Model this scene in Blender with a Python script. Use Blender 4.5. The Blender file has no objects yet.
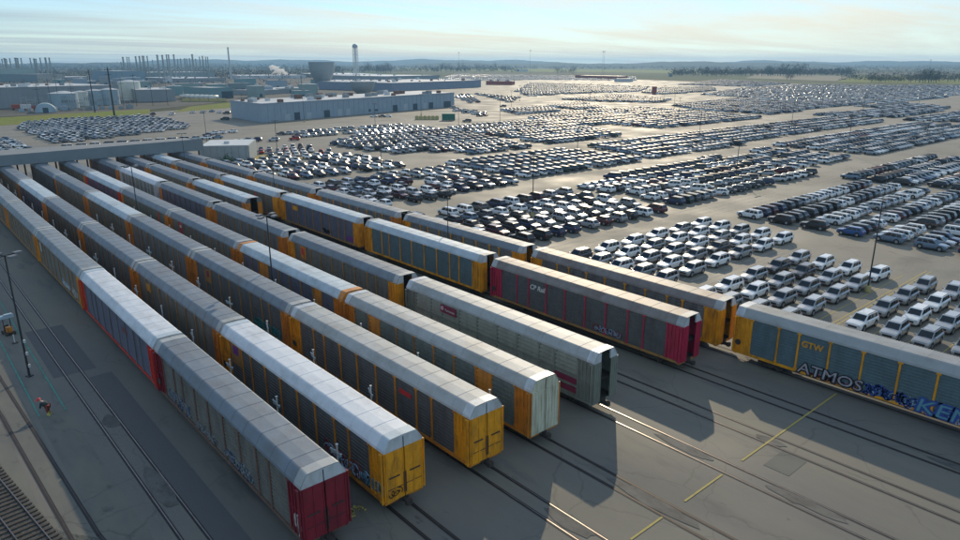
import bpy, math, random
import numpy as np
from mathutils import Vector, Matrix
from math import radians as R, sin, cos, pi
rnd = random.Random(7)
S = bpy.context.scene
C = S.collection
D = bpy.data

# ------------------------------------------------------------------ camera, sky, sun, exposure
CAM_H, FPX, PITCH, YAW = 29.7, 686.5, R(16.75), R(41.1)
cd = D.cameras.new('camera'); cam = D.objects.new('camera', cd); C.objects.link(cam)
cd.sensor_width = 36; cd.lens = 36*FPX/960; cd.clip_end = 40000; cd.clip_start = 0.5
cam.location = (0, 0, CAM_H); cam.rotation_euler = (pi/2-PITCH, 0, -YAW)
S.camera = cam
SUN_EL, SUN_AZ = R(23.5), R(50.9)        # azimuth clockwise from +Y
w = D.worlds.new('World'); S.world = w; w.use_nodes = True
nt = w.node_tree; nt.nodes.clear()
N = nt.nodes.new; L = nt.links.new
out = N('ShaderNodeOutputWorld'); bg = N('ShaderNodeBackground'); sky = N('ShaderNodeTexSky')
sky.sky_type = 'NISHITA'; sky.sun_disc = False; sky.sun_elevation = SUN_EL; sky.sun_rotation = SUN_AZ
sky.air_density = 1.0; sky.dust_density = 0.0; sky.ozone_density = 3.0; sky.altitude = 0
bg.inputs[1].default_value = 0.125
tc = N('ShaderNodeTexCoord'); sp = N('ShaderNodeSeparateXYZ'); L(tc.outputs['Generated'], sp.inputs[0])
az_ = N('ShaderNodeMath'); az_.operation = 'MAXIMUM'; L(sp.outputs[2], az_.inputs[0]); az_.inputs[1].default_value = 0
ad = N('ShaderNodeMath'); ad.operation = 'ADD'; L(az_.outputs[0], ad.inputs[0]); ad.inputs[1].default_value = 0.035
dx = N('ShaderNodeMath'); dx.operation = 'DIVIDE'; L(sp.outputs[0], dx.inputs[0]); L(ad.outputs[0], dx.inputs[1])
dy = N('ShaderNodeMath'); dy.operation = 'DIVIDE'; L(sp.outputs[1], dy.inputs[0]); L(ad.outputs[0], dy.inputs[1])
cb = N('ShaderNodeCombineXYZ'); L(dx.outputs[0], cb.inputs[0]); L(dy.outputs[0], cb.inputs[1])
mp = N('ShaderNodeMapping'); mp.inputs['Rotation'].default_value = (0, 0, R(38)); mp.inputs['Scale'].default_value = (0.045, 0.13, 1)
L(cb.outputs[0], mp.inputs[0])
nz = N('ShaderNodeTexNoise'); nz.inputs['Scale'].default_value = 1.7; nz.inputs['Detail'].default_value = 7; nz.inputs['Roughness'].default_value = 0.62
nz.inputs['Distortion'].default_value = 0.4
L(mp.outputs[0], nz.inputs['Vector'])
cr = N('ShaderNodeValToRGB'); cr.color_ramp.elements[0].position = 0.40; cr.color_ramp.elements[1].position = 0.58
cr.color_ramp.elements[0].color = (0, 0, 0, 1); cr.color_ramp.elements[1].color = (1, 1, 1, 1)
L(nz.outputs[0], cr.inputs[0])
# thin cloud: its optical depth grows towards the horizon, all round
th = N('ShaderNodeMath'); th.operation = 'ADD'; L(az_.outputs[0], th.inputs[0]); th.inputs[1].default_value = 0.10
tq = N('ShaderNodeMath'); tq.operation = 'DIVIDE'; tq.inputs[0].default_value = 0.10; L(th.outputs[0], tq.inputs[1])
cm = N('ShaderNodeMath'); cm.operation = 'MULTIPLY'; tf = N('ShaderNodeMath'); tf.operation = 'MAXIMUM'; L(tq.outputs[0], tf.inputs[0]); tf.inputs[1].default_value = 0.80
L(cr.outputs[0], cm.inputs[0]); L(tf.outputs[0], cm.inputs[1])
# cloud is brighter and warmer towards the sun, as forward-scattering cloud is
vd = N('ShaderNodeVectorMath'); vd.operation = 'DOT_PRODUCT'; L(tc.outputs['Generated'], vd.inputs[0])
vd.inputs[1].default_value = (sin(SUN_AZ)*cos(SUN_EL), cos(SUN_AZ)*cos(SUN_EL), sin(SUN_EL))
cc = N('ShaderNodeValToRGB'); e = cc.color_ramp.elements; e[0].position = 0.66; e[1].position = 0.90
e[0].color = (.34, .45, .55, 1); e[1].color = (1.0, .92, .72, 1); L(vd.outputs['Value'], cc.inputs[0])
cs = N('ShaderNodeVectorMath'); cs.operation = 'SCALE'; L(cc.outputs[0], cs.inputs[0])
zr = N('ShaderNodeMapRange'); zr.interpolation_type = 'SMOOTHSTEP'; L(sp.outputs[2], zr.inputs[0])   # as under any thin overcast, the veil brightens towards the zenith
zr.inputs[1].default_value = 0.0; zr.inputs[2].default_value = 0.5; zr.inputs[3].default_value = 7.6; zr.inputs[4].default_value = 16.5
L(zr.outputs[0], cs.inputs['Scale'])
tn = N('ShaderNodeMixRGB'); tn.blend_type = 'MULTIPLY'; tn.inputs[0].default_value = 1; tn.inputs[2].default_value = (.84, .91, 1.02, 1)
L(sky.outputs[0], tn.inputs[1])
mx = N('ShaderNodeMixRGB')
L(cm.outputs[0], mx.inputs[0]); L(tn.outputs[0], mx.inputs[1]); L(cs.outputs[0], mx.inputs[2])
L(mx.outputs[0], bg.inputs[0]); L(bg.outputs[0], out.inputs[0])
sl = D.lights.new('sun', 'SUN'); sl.energy = 3.5; sl.angle = R(0.5); sl.color = (1.0, 0.84, 0.60)
so = D.objects.new('sun', sl); C.objects.link(so); so.location = (200, 160, 300)
so.rotation_euler = Vector((sin(SUN_AZ)*cos(SUN_EL), cos(SUN_AZ)*cos(SUN_EL), sin(SUN_EL))).to_track_quat('Z', 'Y').to_euler()
S.view_settings.view_transform = 'Standard'; S.view_settings.look = 'None'
S.view_settings.exposure = 0.0; S.view_settings.gamma = 1
S.render.engine = 'CYCLES'
S.cycles.volume_bounces = 1
S.cycles.max_bounces = 6
S.cycles.volume_step_rate = 5.0
HAZE_DENSITY = 0.00010

# ------------------------------------------------------------------ helpers
_fw = (sin(YAW)*cos(PITCH), cos(YAW)*cos(PITCH), -sin(PITCH)); _r = (cos(YAW), -sin(YAW), 0)
_up = (sin(YAW)*sin(PITCH), cos(YAW)*sin(PITCH), cos(PITCH))
def at(px, py, z=0.0):      # ground point (metres) surveyed from the photograph
    d = [_fw[i]*FPX+_r[i]*(px-480)-_up[i]*(py-270) for i in range(3)]
    t = (z-CAM_H)/d[2]; return (d[0]*t, d[1]*t)
def proj(X, Y, Z=0):
    d = (X, Y, Z-CAM_H); f = sum(a*b for a, b in zip(d, _fw))
    if f < 1: return (-1e4, -1e4, f)
    return (480+FPX*sum(a*b for a, b in zip(d, _r))/f, 270-FPX*sum(a*b for a, b in zip(d, _up))/f, f)

class MB:
    def __init__(s): s.v = []; s.f = []; s.m = []
    def quad(s, a, b, c, d, m=0):
        n = len(s.v); s.v += [a, b, c, d]; s.f.append((n, n+1, n+2, n+3)); s.m.append(m)
    def box(s, c, d, m=0, rot=0.0):
        x, y, z = c; a, b, e = d[0]/2, d[1]/2, d[2]/2; n = len(s.v); cr_, sr_ = cos(rot), sin(rot)
        for dz in (-e, e):
            for px, py in ((-a, -b), (a, -b), (a, b), (-a, b)):
                s.v.append((x+px*cr_-py*sr_, y+px*sr_+py*cr_, z+dz))
        for q in ((3, 2, 1, 0), (4, 5, 6, 7), (0, 1, 5, 4), (1, 2, 6, 5), (2, 3, 7, 6), (3, 0, 4, 7)):
            s.f.append(tuple(n+i for i in q)); s.m.append(m)
    def ring(s, p, q, r0, r1=None, k=8, m=0, cap=True):
        r1 = r0 if r1 is None else r1
        p, q = Vector(p), Vector(q); d = (q-p).normalized()
        a = d.orthogonal().normalized(); b = d.cross(a); n = len(s.v)
        for c, r in ((p, r0), (q, r1)):
            for i in range(k):
                t = 2*pi*i/k; s.v.append(tuple(c+a*cos(t)*r+b*sin(t)*r))
        for i in range(k):
            j = (i+1) % k; s.f.append((n+i, n+j, n+k+j, n+k+i)); s.m.append(m)
        if cap:
            s.f.append(tuple(n+i for i in range(k-1, -1, -1))); s.m.append(m)
            s.f.append(tuple(n+k+i for i in range(k))); s.m.append(m)
    def prism(s, prof, y0, y1, m=0, closed=False, caps=False):   # profile in XZ pushed along Y
        n = len(s.v); k = len(prof)
        for y in (y0, y1):
            for x, z in prof: s.v.append((x, y, z))
        for i in range(k if closed else k-1):
            j = (i+1) % k; s.f.append((n+i, n+k+i, n+k+j, n+j)); s.m.append(m)
        if caps:
            s.f.append(tuple(n+i for i in range(k))); s.m.append(m)
            s.f.append(tuple(n+k+i for i in range(k-1, -1, -1))); s.m.append(m)
    def poly(s, pts, z, m=0):
        n = len(s.v); s.v += [(x, y, z) for x, y in pts]; s.f.append(tuple(range(n, n+len(pts)))); s.m.append(m)
    def mesh(s, name, mats):
        me = D.meshes.new(name); me.from_pydata(s.v, [], s.f)
        for m in mats if isinstance(mats, (list, tuple)) else [mats]: me.materials.append(m)
        if any(s.m): me.polygons.foreach_set('material_index', s.m)
        me.update(); return me
def link(name, me, parent=None, loc=None, rz=None, mats=None):
    o = D.objects.new(name, me); C.objects.link(o)
    if parent is not None: o.parent = parent
    if loc is not None: o.location = loc
    if rz: o.rotation_euler = (0, 0, rz)
    if mats:
        for i, m in enumerate(mats):
            if m is not None:
                o.material_slots[i].link = 'OBJECT'; o.material_slots[i].material = m
    return o
def tag(o, label=None, cat=None, group=None, kind=None):
    if label: o['label'] = label
    if cat: o['category'] = cat
    if group: o['group'] = group
    if kind: o['kind'] = kind
    return o
def empty(name, loc, rz=0.0):
    o = D.objects.new(name, None); C.objects.link(o); o.location = loc; o.rotation_euler = (0, 0, rz); o.empty_display_size = .2; return o
def smooth(me):
    me.polygons.foreach_set('use_smooth', [True]*len(me.polygons)); return me
ORD = ['first', 'second', 'third', 'fourth', 'fifth', 'sixth', 'seventh', 'eighth', 'ninth', 'tenth', 'eleventh', 'twelfth',
       'thirteenth', 'fourteenth', 'fifteenth', 'sixteenth', 'seventeenth', 'eighteenth', 'nineteenth', 'twentieth', 'twenty-first', 'twenty-second', 'twenty-third', 'twenty-fourth', 'twenty-fifth', 'twenty-sixth']

# ------------------------------------------------------------------ materials (all in world space, so shared meshes never repeat a stain)
MATS = {}
def mat(name, col, rough=0.6, metal=0.0, var=0.12, scale=1.0, dirt=None, dirt_amt=0.0, dirt_scale=(1, 1, 1), bump=0.0, bscale=20, spec=0.5, alt=None, coat=0.0):
    if name in MATS: return MATS[name]
    m = D.materials.new(name); m.use_nodes = True; t = m.node_tree; b = t.nodes['Principled BSDF']
    n = t.nodes.new; l = t.links.new
    geo = n('ShaderNodeNewGeometry')
    b.inputs['Roughness'].default_value = rough; b.inputs['Metallic'].default_value = metal
    b.inputs['Specular IOR Level'].default_value = spec
    if coat: b.inputs['Coat Weight'].default_value = coat; b.inputs['Coat Roughness'].default_value = 0.08
    nz = n('ShaderNodeTexNoise'); nz.inputs['Scale'].default_value = scale; nz.inputs['Detail'].default_value = 6; nz.inputs['Roughness'].default_value = .65
    l(geo.outputs['Position'], nz.inputs['Vector'])
    r = n('ShaderNodeValToRGB'); e = r.color_ramp.elements
    e[0].position = .3; e[1].position = .7
    a2 = alt or col
    e[0].color = tuple(max(0, c*(1-var)) for c in col)+(1,); e[1].color = tuple(min(1, c*(1+var)) for c in a2)+(1,)
    l(nz.outputs[0], r.inputs[0]); last = r.outputs[0]
    if dirt:
        mpn = n('ShaderNodeMapping'); mpn.inputs['Scale'].default_value = dirt_scale; l(geo.outputs['Position'], mpn.inputs[0])
        n2 = n('ShaderNodeTexNoise'); n2.inputs['Scale'].default_value = 1.0; n2.inputs['Detail'].default_value = 5; n2.inputs['Roughness'].default_value = .7
        l(mpn.outputs[0], n2.inputs['Vector'])
        r2 = n('ShaderNodeValToRGB'); r2.color_ramp.elements[0].position = .45; r2.color_ramp.elements[1].position = .68
        r2.color_ramp.elements[0].color = (0, 0, 0, 1); r2.color_ramp.elements[1].color = (dirt_amt,)*3+(1,)
        l(n2.outputs[0], r2.inputs[0])
        x = n('ShaderNodeMixRGB'); l(r2.outputs[0], x.inputs[0]); l(last, x.inputs[1]); x.inputs[2].default_value = tuple(dirt)+(1,); last = x.outputs[0]
    l(last, b.inputs['Base Color'])
    if bump:
        n3 = n('ShaderNodeTexNoise'); n3.inputs['Scale'].default_value = bscale; n3.inputs['Detail'].default_value = 4; l(geo.outputs['Position'], n3.inputs['Vector'])
        bp = n('ShaderNodeBump'); bp.inputs['Strength'].default_value = bump; bp.inputs['Distance'].default_value = .05; l(n3.outputs[0], bp.inputs['Height']); l(bp.outputs[0], b.inputs['Normal'])
    MATS[name] = m; return m

def ground_mat(name, layers, base, rough=.8, spec=.35, bump=.15, cracks=0.0, seams=None, rmin=None):
    """base colour, then (colour, scale xyz, threshold lo, hi, amount) noise layers"""
    m = D.materials.new(name); m.use_nodes = True; t = m.node_tree; b = t.nodes['Principled BSDF']; n = t.nodes.new; l = t.links.new
    geo = n('ShaderNodeNewGeometry'); b.inputs['Roughness'].default_value = rough; b.inputs['Specular IOR Level'].default_value = spec
    rgb = n('ShaderNodeRGB'); rgb.outputs[0].default_value = base+(1,); last = rgb.outputs[0]
    for k, (col, sc, lo, hi, amt) in enumerate(layers):
        mp_ = n('ShaderNodeMapping'); mp_.inputs['Scale'].default_value = sc; mp_.inputs['Location'].default_value = (k*13.7, k*5.1, 0)
        l(geo.outputs['Position'], mp_.inputs[0])
        z = n('ShaderNodeTexNoise'); z.inputs['Scale'].default_value = 1; z.inputs['Detail'].default_value = 7; z.inputs['Roughness'].default_value = .62
        l(mp_.outputs[0], z.inputs['Vector'])
        r = n('ShaderNodeValToRGB'); r.color_ramp.elements[0].position = lo; r.color_ramp.elements[1].position = hi
        r.color_ramp.elements[0].color = (0, 0, 0, 1); r.color_ramp.elements[1].color = (amt,)*3+(1,)
        l(z.outputs[0], r.inputs[0]); x = n('ShaderNodeMixRGB'); l(r.outputs[0], x.inputs[0]); l(last, x.inputs[1]); x.inputs[2].default_value = col+(1,); last = x.outputs[0]
    if cracks:
        z = n('ShaderNodeTexNoise'); z.inputs['Scale'].default_value = .35; z.inputs['Detail'].default_value = 3; l(geo.outputs['Position'], z.inputs['Vector'])
        ma = n('ShaderNodeVectorMath'); ma.operation = 'MULTIPLY_ADD'; l(z.outputs['Color'], ma.inputs[0]); ma.inputs[1].default_value = (2.5, 2.5, 0); l(geo.outputs['Position'], ma.inputs[2])
        v = n('ShaderNodeTexVoronoi'); v.feature = 'DISTANCE_TO_EDGE'; v.inputs['Scale'].default_value = .10; l(ma.outputs[0], v.inputs['Vector'])
        r = n('ShaderNodeValToRGB'); r.color_ramp.elements[0].position = .0; r.color_ramp.elements[1].position = .006
        r.color_ramp.elements[0].color = (cracks,)*3+(1,); r.color_ramp.elements[1].color = (0, 0, 0, 1)
        l(v.outputs['Distance'], r.inputs[0]); x = n('ShaderNodeMixRGB'); l(r.outputs[0], x.inputs[0]); l(last, x.inputs[1]); x.inputs[2].default_value = (.02, .02, .02, 1); last = x.outputs[0]
    l(last, b.inputs['Base Color'])
    if rmin is not None:
        z = n('ShaderNodeTexNoise'); z.inputs['Scale'].default_value = .06; z.inputs['Detail'].default_value = 6; l(geo.outputs['Position'], z.inputs['Vector'])
        r = n('ShaderNodeMapRange'); r.inputs[1].default_value = .35; r.inputs[2].default_value = .65; r.inputs[3].default_value = rmin; r.inputs[4].default_value = rough
        l(z.outputs[0], r.inputs[0]); l(r.outputs[0], b.inputs['Roughness'])
    z = n('ShaderNodeTexNoise'); z.inputs['Scale'].default_value = 9; z.inputs['Detail'].default_value = 3; l(geo.outputs['Position'], z.inputs['Vector'])
    bp = n('ShaderNodeBump'); bp.inputs['Strength'].default_value = bump; bp.inputs['Distance'].default_value = .03; l(z.outputs[0], bp.inputs['Height']); l(bp.outputs[0], b.inputs['Normal'])
    return m

GRIME = (.045, .04, .035)
RUST = (.13, .055, .03)
# rail car paints
P_ = {
 'gray': mat('galvanised_panel', (.16, .162, .155), .62, .15, .12, 1.5, GRIME, .6, (1.2, 1.2, .35), bump=.4, bscale=2.2),
 'tan': mat('weathered_tan_panel', (.145, .138, .115), .7, .05, .15, 1.5, GRIME, .6, (1.2, 1.2, .3), bump=.4, bscale=2.2),
 'dark': mat('dark_panel', (.098, .10, .10), .6, .1, .15, 1.5, (.05, .04, .035), .5, (1.2, 1.2, .3), bump=.4, bscale=2.2),
 'teal': mat('teal_panel', (.095, .15, .165), .6, .1, .10, 1.2, (.07, .09, .09), .5, (1, 1, .4), bump=.4, bscale=2.2),
 'violet': mat('violet_gray_panel', (.11, .113, .155), .6, .1, .12, 1.2, GRIME, .5, (1.2, 1.2, .3), bump=.4, bscale=2.2),
 'silver': mat('silver_panel', (.24, .26, .22), .5, .25, .10, 1.2, (.12, .12, .10), .5, (1, 1, .4), bump=.4, bscale=2.2),
 'green': mat('green_gray_panel', (.12, .15, .135), .6, .1, .12, 1.2, GRIME, .5, (1.2, 1.2, .3), bump=.4, bscale=2.2),
 'yellow': mat('rail_yellow', (.72, .30, .008), .5, 0, .14, 1.3, (.16, .075, .02), .65, (1.3, 1.3, .4)),
 'orange': mat('rail_orange', (.58, .21, .015), .5, 0, .14, 1.3, (.14, .06, .025), .65, (1.3, 1.3, .4)),
 'bronze': mat('faded_orange', (.33, .17, .05), .6, 0, .16, 1.3, (.10, .06, .03), .6, (1.3, 1.3, .4)),
 'red': mat('rail_red', (.60, .035, .02), .5, 0, .12, 1.3, (.12, .02, .015), .5, (1.3, 1.3, .4)),
 'maroon': mat('rail_maroon', (.20, .012, .025), .5, 0, .15, 1.3, (.06, .015, .015), .5, (1.3, 1.3, .4)),
 'crimson': mat('rail_crimson', (.42, .02, .06), .5, 0, .12, 1.3, (.10, .02, .02), .5, (1.3, 1.3, .4)),
 'brown': mat('rust_brown_post', (.15, .085, .06), .7, 0, .15, 1.3, GRIME, .5, (1.3, 1.3, .4)),
 'white': mat('white_steel', (.50, .53, .55), .45, .05, .08, 1.0, (.25, .22, .18), .5, (1.2, 1.2, .5)),
 'mint': mat('pale_green_door', (.54, .54, .41), .5, .0, .10, 1.3, (.16, .12, .07), .6, (3, 3, .3)),
 'r_galv': mat('roof_galvanised', (.22, .255, .28), .58, .05, .10, .8, (.15, .15, .14), .55, (.5, .25, .5), bump=.35, bscale=1.3),
 'r_cream': mat('roof_pale', (.37, .385, .38), .58, .05, .08, .8, (.22, .21, .18), .55, (.5, .25, .5), bump=.35, bscale=1.3),
 'r_white': mat('roof_white', (.62, .65, .68), .58, .05, .06, .8, (.36, .37, .37), .5, (.6, .3, .6), bump=.35, bscale=1.3),
 'r_blue': mat('roof_light_blue', (.46, .53, .57), .58, .05, .08, .8, (.25, .28, .29), .5, (.6, .3, .6), bump=.35, bscale=1.3),
 'r_brown': mat('roof_rusty', (.22, .195, .18), .58, .05, .15, .8, (.14, .08, .06), .6, (.5, .4, .5), bump=.35, bscale=1.3),
 'r_dull': mat('roof_dull_gray', (.165, .20, .235), .58, .05, .12, .8, (.13, .12, .11), .5, (.5, .25, .5), bump=.35, bscale=1.3),
}
P_['r_brownside'] = P_['r_brown']
STEEL = mat('dark_running_gear', (.05, .042, .036), .7, .2, .2, 3)
BLACKM = mat('black_void', (.012, .012, .012), .9)
RAILM = mat('rail_steel', (.22, .19, .17), .32, .85, .2, 2, RUST, .35, (2, .4, 1))
RAILDULL = mat('rail_rusty', (.07, .045, .035), .6, .4, .2, 2)
WHITE_P = mat('white_fixture', (.50, .52, .52), .6, 0, .2, 3)
PALEBLUE = mat('pale_blue_board', (.34, .44, .50), .6, 0, .2, 3)
POLEM = mat('dark_pole', (.035, .04, .042), .5, .4)
CONC_Y = mat('yellow_concrete', (.42, .36, .16), .85, 0, .2, 2)
YLINE = mat('yellow_line_paint', (.42, .33, .08), .8, 0, .15, 3, (.16, .15, .11), .6, (1.5, 1.5, 1))
WLINE = mat('pale_line_paint', (.40, .40, .36), .8, 0, .1, 3, (.14, .13, .11), .8, (1, 1, 1))
GLINE = mat('green_line_paint', (.06, .26, .20), .8, 0, .1, 3, (.08, .09, .08), .6, (1, 1, 1))

# ------------------------------------------------------------------ setting: ground sheets
M_fields = ground_mat('fields', [((.10, .085, .055), (.0012, .0028, 1), .42, .55, .9), ((.05, .075, .022), (.002, .0016, 1), .50, .56, .9),
                                 ((.035, .04, .028), (.004, .004, 1), .58, .66, .8)], (.085, .10, .035), .95, .1, .0)
M_yard = ground_mat('yard_asphalt', [((.18, .168, .13), (.10, .025, 1), .42, .60, .85), ((.06, .062, .064), (.25, .06, 1), .56, .70, .7),
                                     ((.03, .028, .026), (1.0, .5, 1), .66, .74, .6)], (.142, .134, .118), .82, .35, .2, .28, rmin=.68)
M_lot = ground_mat('lot_asphalt', [((.235, .215, .172), (.02, .035, 1), .42, .62, .85), ((.11, .105, .09), (.05, .09, 1), .55, .68, .6),
                                   ((.05, .047, .042), (.5, .3, 1), .64, .74, .5)], (.195, .180, .145), .82, .25, .12, .4, rmin=.62)
M_conc = ground_mat('old_concrete', [((.165, .16, .13), (.3, .1, 1), .42, .6, .8), ((.05, .05, .045), (.8, .4, 1), .6, .72, .7)], (.125, .125, .11), .85, .3, .15, .35)
M_patch = ground_mat('dark_patch', [((.095, .095, .092), (.5, .2, 1), .4, .6, .7)], (.095, .095, .094), .78, .35, .15)
M_grass = ground_mat('mown_grass', [((.21, .20, .05), (.03, .03, 1), .42, .6, .8), ((.06, .08, .02), (.3, .3, 1), .5, .65, .5)], (.17, .20, .035), .95, .1, .1)
M_dirt = ground_mat('industrial_ground', [((.12, .11, .09), (.01, .02, 1), .42, .6, .8), ((.06, .065, .05), (.03, .03, 1), .5, .65, .7)], (.10, .095, .08), .9, .2, .0)
M_ballast = ground_mat('ballast', [((.16, .16, .145), (2.5, 2.5, 1), .45, .6, .8), ((.05, .048, .04), (6, 6, 1), .5, .6, .9)], (.10, .10, .088), .95, .2, .8)
M_hill = ground_mat('wooded_hills', [((.035, .045, .03), (.004, .004, .004), .42, .55, .9), ((.10, .09, .05), (.002, .003, .002), .60, .68, .6)], (.028, .038, .026), .95, .1, .0)
M_black = ground_mat('tar', [((.03, .03, .03), (1, 1, 1), .4, .6, .5)], (.018, .018, .018), .7)

def sheet(name, pts, z, m, parent=None):
    b = MB(); b.poly(pts, z); o = link(name, b.mesh(name, m), parent)
    if parent is None: tag(o, kind='structure')
    return o
GR = 11500
sheet('ground', [(-GR, -GR), (GR, -GR), (GR, GR), (-GR, GR)], -0.25, M_fields)
sheet('industrial_yard_ground', [(-500, 380), at(0, 117), (57, 492), (142, 500), (228, 575), (310, 560), (420, 640), (800, 1050), (1100, 1750), (400, 2100), (-600, 1300)], -0.12, M_dirt)
sheet('parking_lot', [(68, -150), (-160, -150), (-260, 330), (50, 425), (135, 475), (200, 505), (310, 560), (600, 790), (1000, 1140), (1190, 1010), (1040, 600), (1130, 330),
                      (1500, 200), (1400, -150)], -0.06, M_lot)
yard = sheet('rail_yard_pavement', [(-120, -60), (71, -60), (71, 232), (-60, 232)], 0.0, M_yard)
for k in range(3):
    a = at(0, [117, 112, 0][k]) if k < 2 else None
sheet('grass_verge', [(-120, 360), at(0, 125.5), at(60, 122), at(150, 113.5), at(150, 109), at(60, 114), at(0, 117.5), (-140, 440)], -0.02, M_grass)
sheet('grass_verge', [at(172, 112.5), at(233, 107.5), at(240, 101.5), at(190, 106.5)], -0.02, M_grass)
sheet('dry_grass_patch', [(87.8, 207), (97, 199), (106, 209), (99, 226), (91, 222)], -0.03, mat('dry_grass', (.30, .24, .08), .95, 0, .3, 1.0))
# fields seen beyond the lots
sheet('green_field', [at(396, 70.6), at(640, 72.6), at(740, 74.5), at(700, 70.8), at(560, 68.8), at(400, 68.2)], -0.18, M_grass)
sheet('green_field', [at(836, 81.5), at(965, 84), at(1060, 84), at(1040, 76), at(860, 75.5)], -0.18, M_grass)
sheet('stubble_field', [at(745, 78), at(836, 81), at(850, 76), at(760, 73.5)], -0.17, mat('stubble', (.16, .135, .075), .95, 0, .25, .02))

# hills: real ridges 4.5 to 9 km away
def hills():
    for (dist, amp, base, seed, depth) in ((5200, 46, 14, 1.3, 1500), (7600, 82, 34, 4.1, 2500)):
        b = MB(); na, nd = 260, 7
        for j in range(nd):
            for i in range(na+1):
                a = R(-45)+R(175)*i/na; d = dist+depth*j/(nd-1)
                prof = sin(pi*j/(nd-1))
                h = base*.6+amp*(.42+.22*sin(a*7+seed)+.16*sin(a*17+seed*2)+.11*sin(a*41+seed*3+j*.4)+.05*sin(a*97+j)+.03*sin(a*230+j*2))
                b.v.append((d*sin(a), d*cos(a), -1+max(0, h)*prof))
        for j in range(nd-1):
            for i in range(na):
                n0 = j*(na+1)+i; b.f.append((n0, n0+1, n0+na+2, n0+na+1)); b.m.append(0)
        tag(link('hills', b.mesh('hills', M_hill)), kind='structure')
hills()

# concrete strips and repairs in the yard pavement
def strip(name, x0, x1, y0, y1, z, m, dx0=0., dx1=0.):
    b = MB(); b.poly([(x0, y0), (x1, y0), (x1+dx1, y1), (x0+dx0, y1)], z); return tag(link(name, b.mesh(name, m)), kind='structure')
strip('concrete_slab', -10, 3.9, 49, 160, 0.008, M_conc, -2.0, -1.5)
strip('concrete_slab', 4.6, 6.1, 41, 160, 0.012, M_conc, -2.2, -1.5)
strip('concrete_slab', 6.4, 8.9, 30, 66, 0.008, M_conc, -.2, -.4)
for i, (x0, x1, y0, y1) in enumerate([(8.9, 12.7, 74, 90), (11.6, 13.6, 38, 72), (38, 39.2, -5, 2), (47, 50, 18.6, 20.6), (26.0, 27.0, 10, 14)]):
    strip('asphalt_patch', x0, x1, y0, y1, 0.010+.003*i, M_patch if i not in (3,) else M_conc)

# ---- tracks: rails flush with the pavement, dark flangeways beside them
def track_path(name, pts, shiny=None, z=0.0, ties=False, label=None, gauge=1.435):
    """pts: centre line (x, y) list; structure with rails as parts"""
    root = empty(name, (0, 0, 0)); tag(root, kind='structure')
    for s in (-1, 1):
        b = MB(); g = MB()
        for (xa, ya), (xb, yb) in zip(pts[:-1], pts[1:]):
            d = Vector((xb-xa, yb-ya)).normalized(); nx, ny = d.y, -d.x
            for mb, o0, o1, zz, th in ((b, -.036, .036, .030 if not ties else .17, 1), (g, -.17, .12, .022, 0)):
                c0 = s*gauge/2
                q = [(xa+nx*(c0+o0), ya+ny*(c0+o0)), (xa+nx*(c0+o1), ya+ny*(c0+o1)), (xb+nx*(c0+o1), yb+ny*(c0+o1)), (xb+nx*(c0+o0), yb+ny*(c0+o0))]
                if th and ties:
                    n = len(mb.v); mb.v += [(x, y, .03) for x, y in q]+[(x, y, zz) for x, y in q]
                    for f in ((4, 5, 6, 7), (0, 1, 5, 4), (2, 3, 7, 6), (1, 2, 6, 5), (3, 0, 4, 7)): mb.f.append(tuple(n+i for i in f)); mb.m.append(0)
                elif not (ties and not th):
                    mb.poly(q, zz)
        link('rail', b.mesh('rail', RAILM if shiny else RAILDULL), root)
        if not ties: link('flangeway', g.mesh('flangeway', M_black), root)
    if ties:
        TM = mat('timber_tie', (.06, .05, .04), .9, 0, .3, 3)
        me = None; k = 0
        for (xa, ya), (xb, yb) in zip(pts[:-1], pts[1:]):
            d = Vector((xb-xa, yb-ya)); Ln = d.length; n = int(Ln/.55)
            for i in range(n):
                if me is None:
                    tb = MB(); tb.box((0, 0, .05), (2.6, .24, .12)); me = tb.mesh('tie', TM)
                link('tie', me, root, (xa+d.x*(i+.5)/n, ya+d.y*(i+.5)/n, 0), math.atan2(-d.x, d.y)+rnd.uniform(-.02, .02))
    return root
TRK = {1: 17.0, 2: 23.0, 3: 30.3, 4: 36.6, 5: 44.5, 8: 51.0, 6: 57.8, 7: 64.9}
for k, x in TRK.items():
    track_path('railway_track', [(x, -50), (x, 226)], shiny=k in (3, 5, 8))
track_path('railway_track', [(10.75, -50), (10.9, 40), (10.6, 80), (10.3, 226)], shiny=True)
track_path('railway_track', [(9.3, 14), (5.55, 45.2), (4.25, 77), (2.8, 130), (1.5, 226)])
bal = MB(); bal.poly([(-9, 24), (12, 24), (6.1, 45.0), (4.6, 47.0), (3.4, 49.6), (1.4, 60), (-9, 60)], .016); tag(link('ballast', bal.mesh('ballast', M_ballast)), kind='structure')
bal = MB()
for i in range(2600):
    t = rnd.random(); x = rnd.uniform(-6, 8); y = rnd.uniform(28, 58)
    if x > 3.2-(y-50)*.22: continue
    s = rnd.uniform(.03, .09); z = .02; n = len(bal.v)
    bal.v += [(x-s, y-s*.6, z), (x+s, y-s*.5, z), (x+.2*s, y+s, z), (x+rnd.uniform(-.3, .3)*s, y, z+s)]
    for f in ((0, 1, 3), (1, 2, 3), (2, 0, 3)): bal.f.append(tuple(n+i for i in f)); bal.m.append(0)
tag(link('loose_ballast_stones', bal.mesh('stones', M_ballast)), 'loose grey ballast stones around the wooden ties', 'gravel', kind='stuff')
track_path('railway_track', [(7.3, 24), (3.0, 46.6), (1.5, 57.3), (-1.0, 80), (-4, 110)], shiny=True, ties=True)

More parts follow.
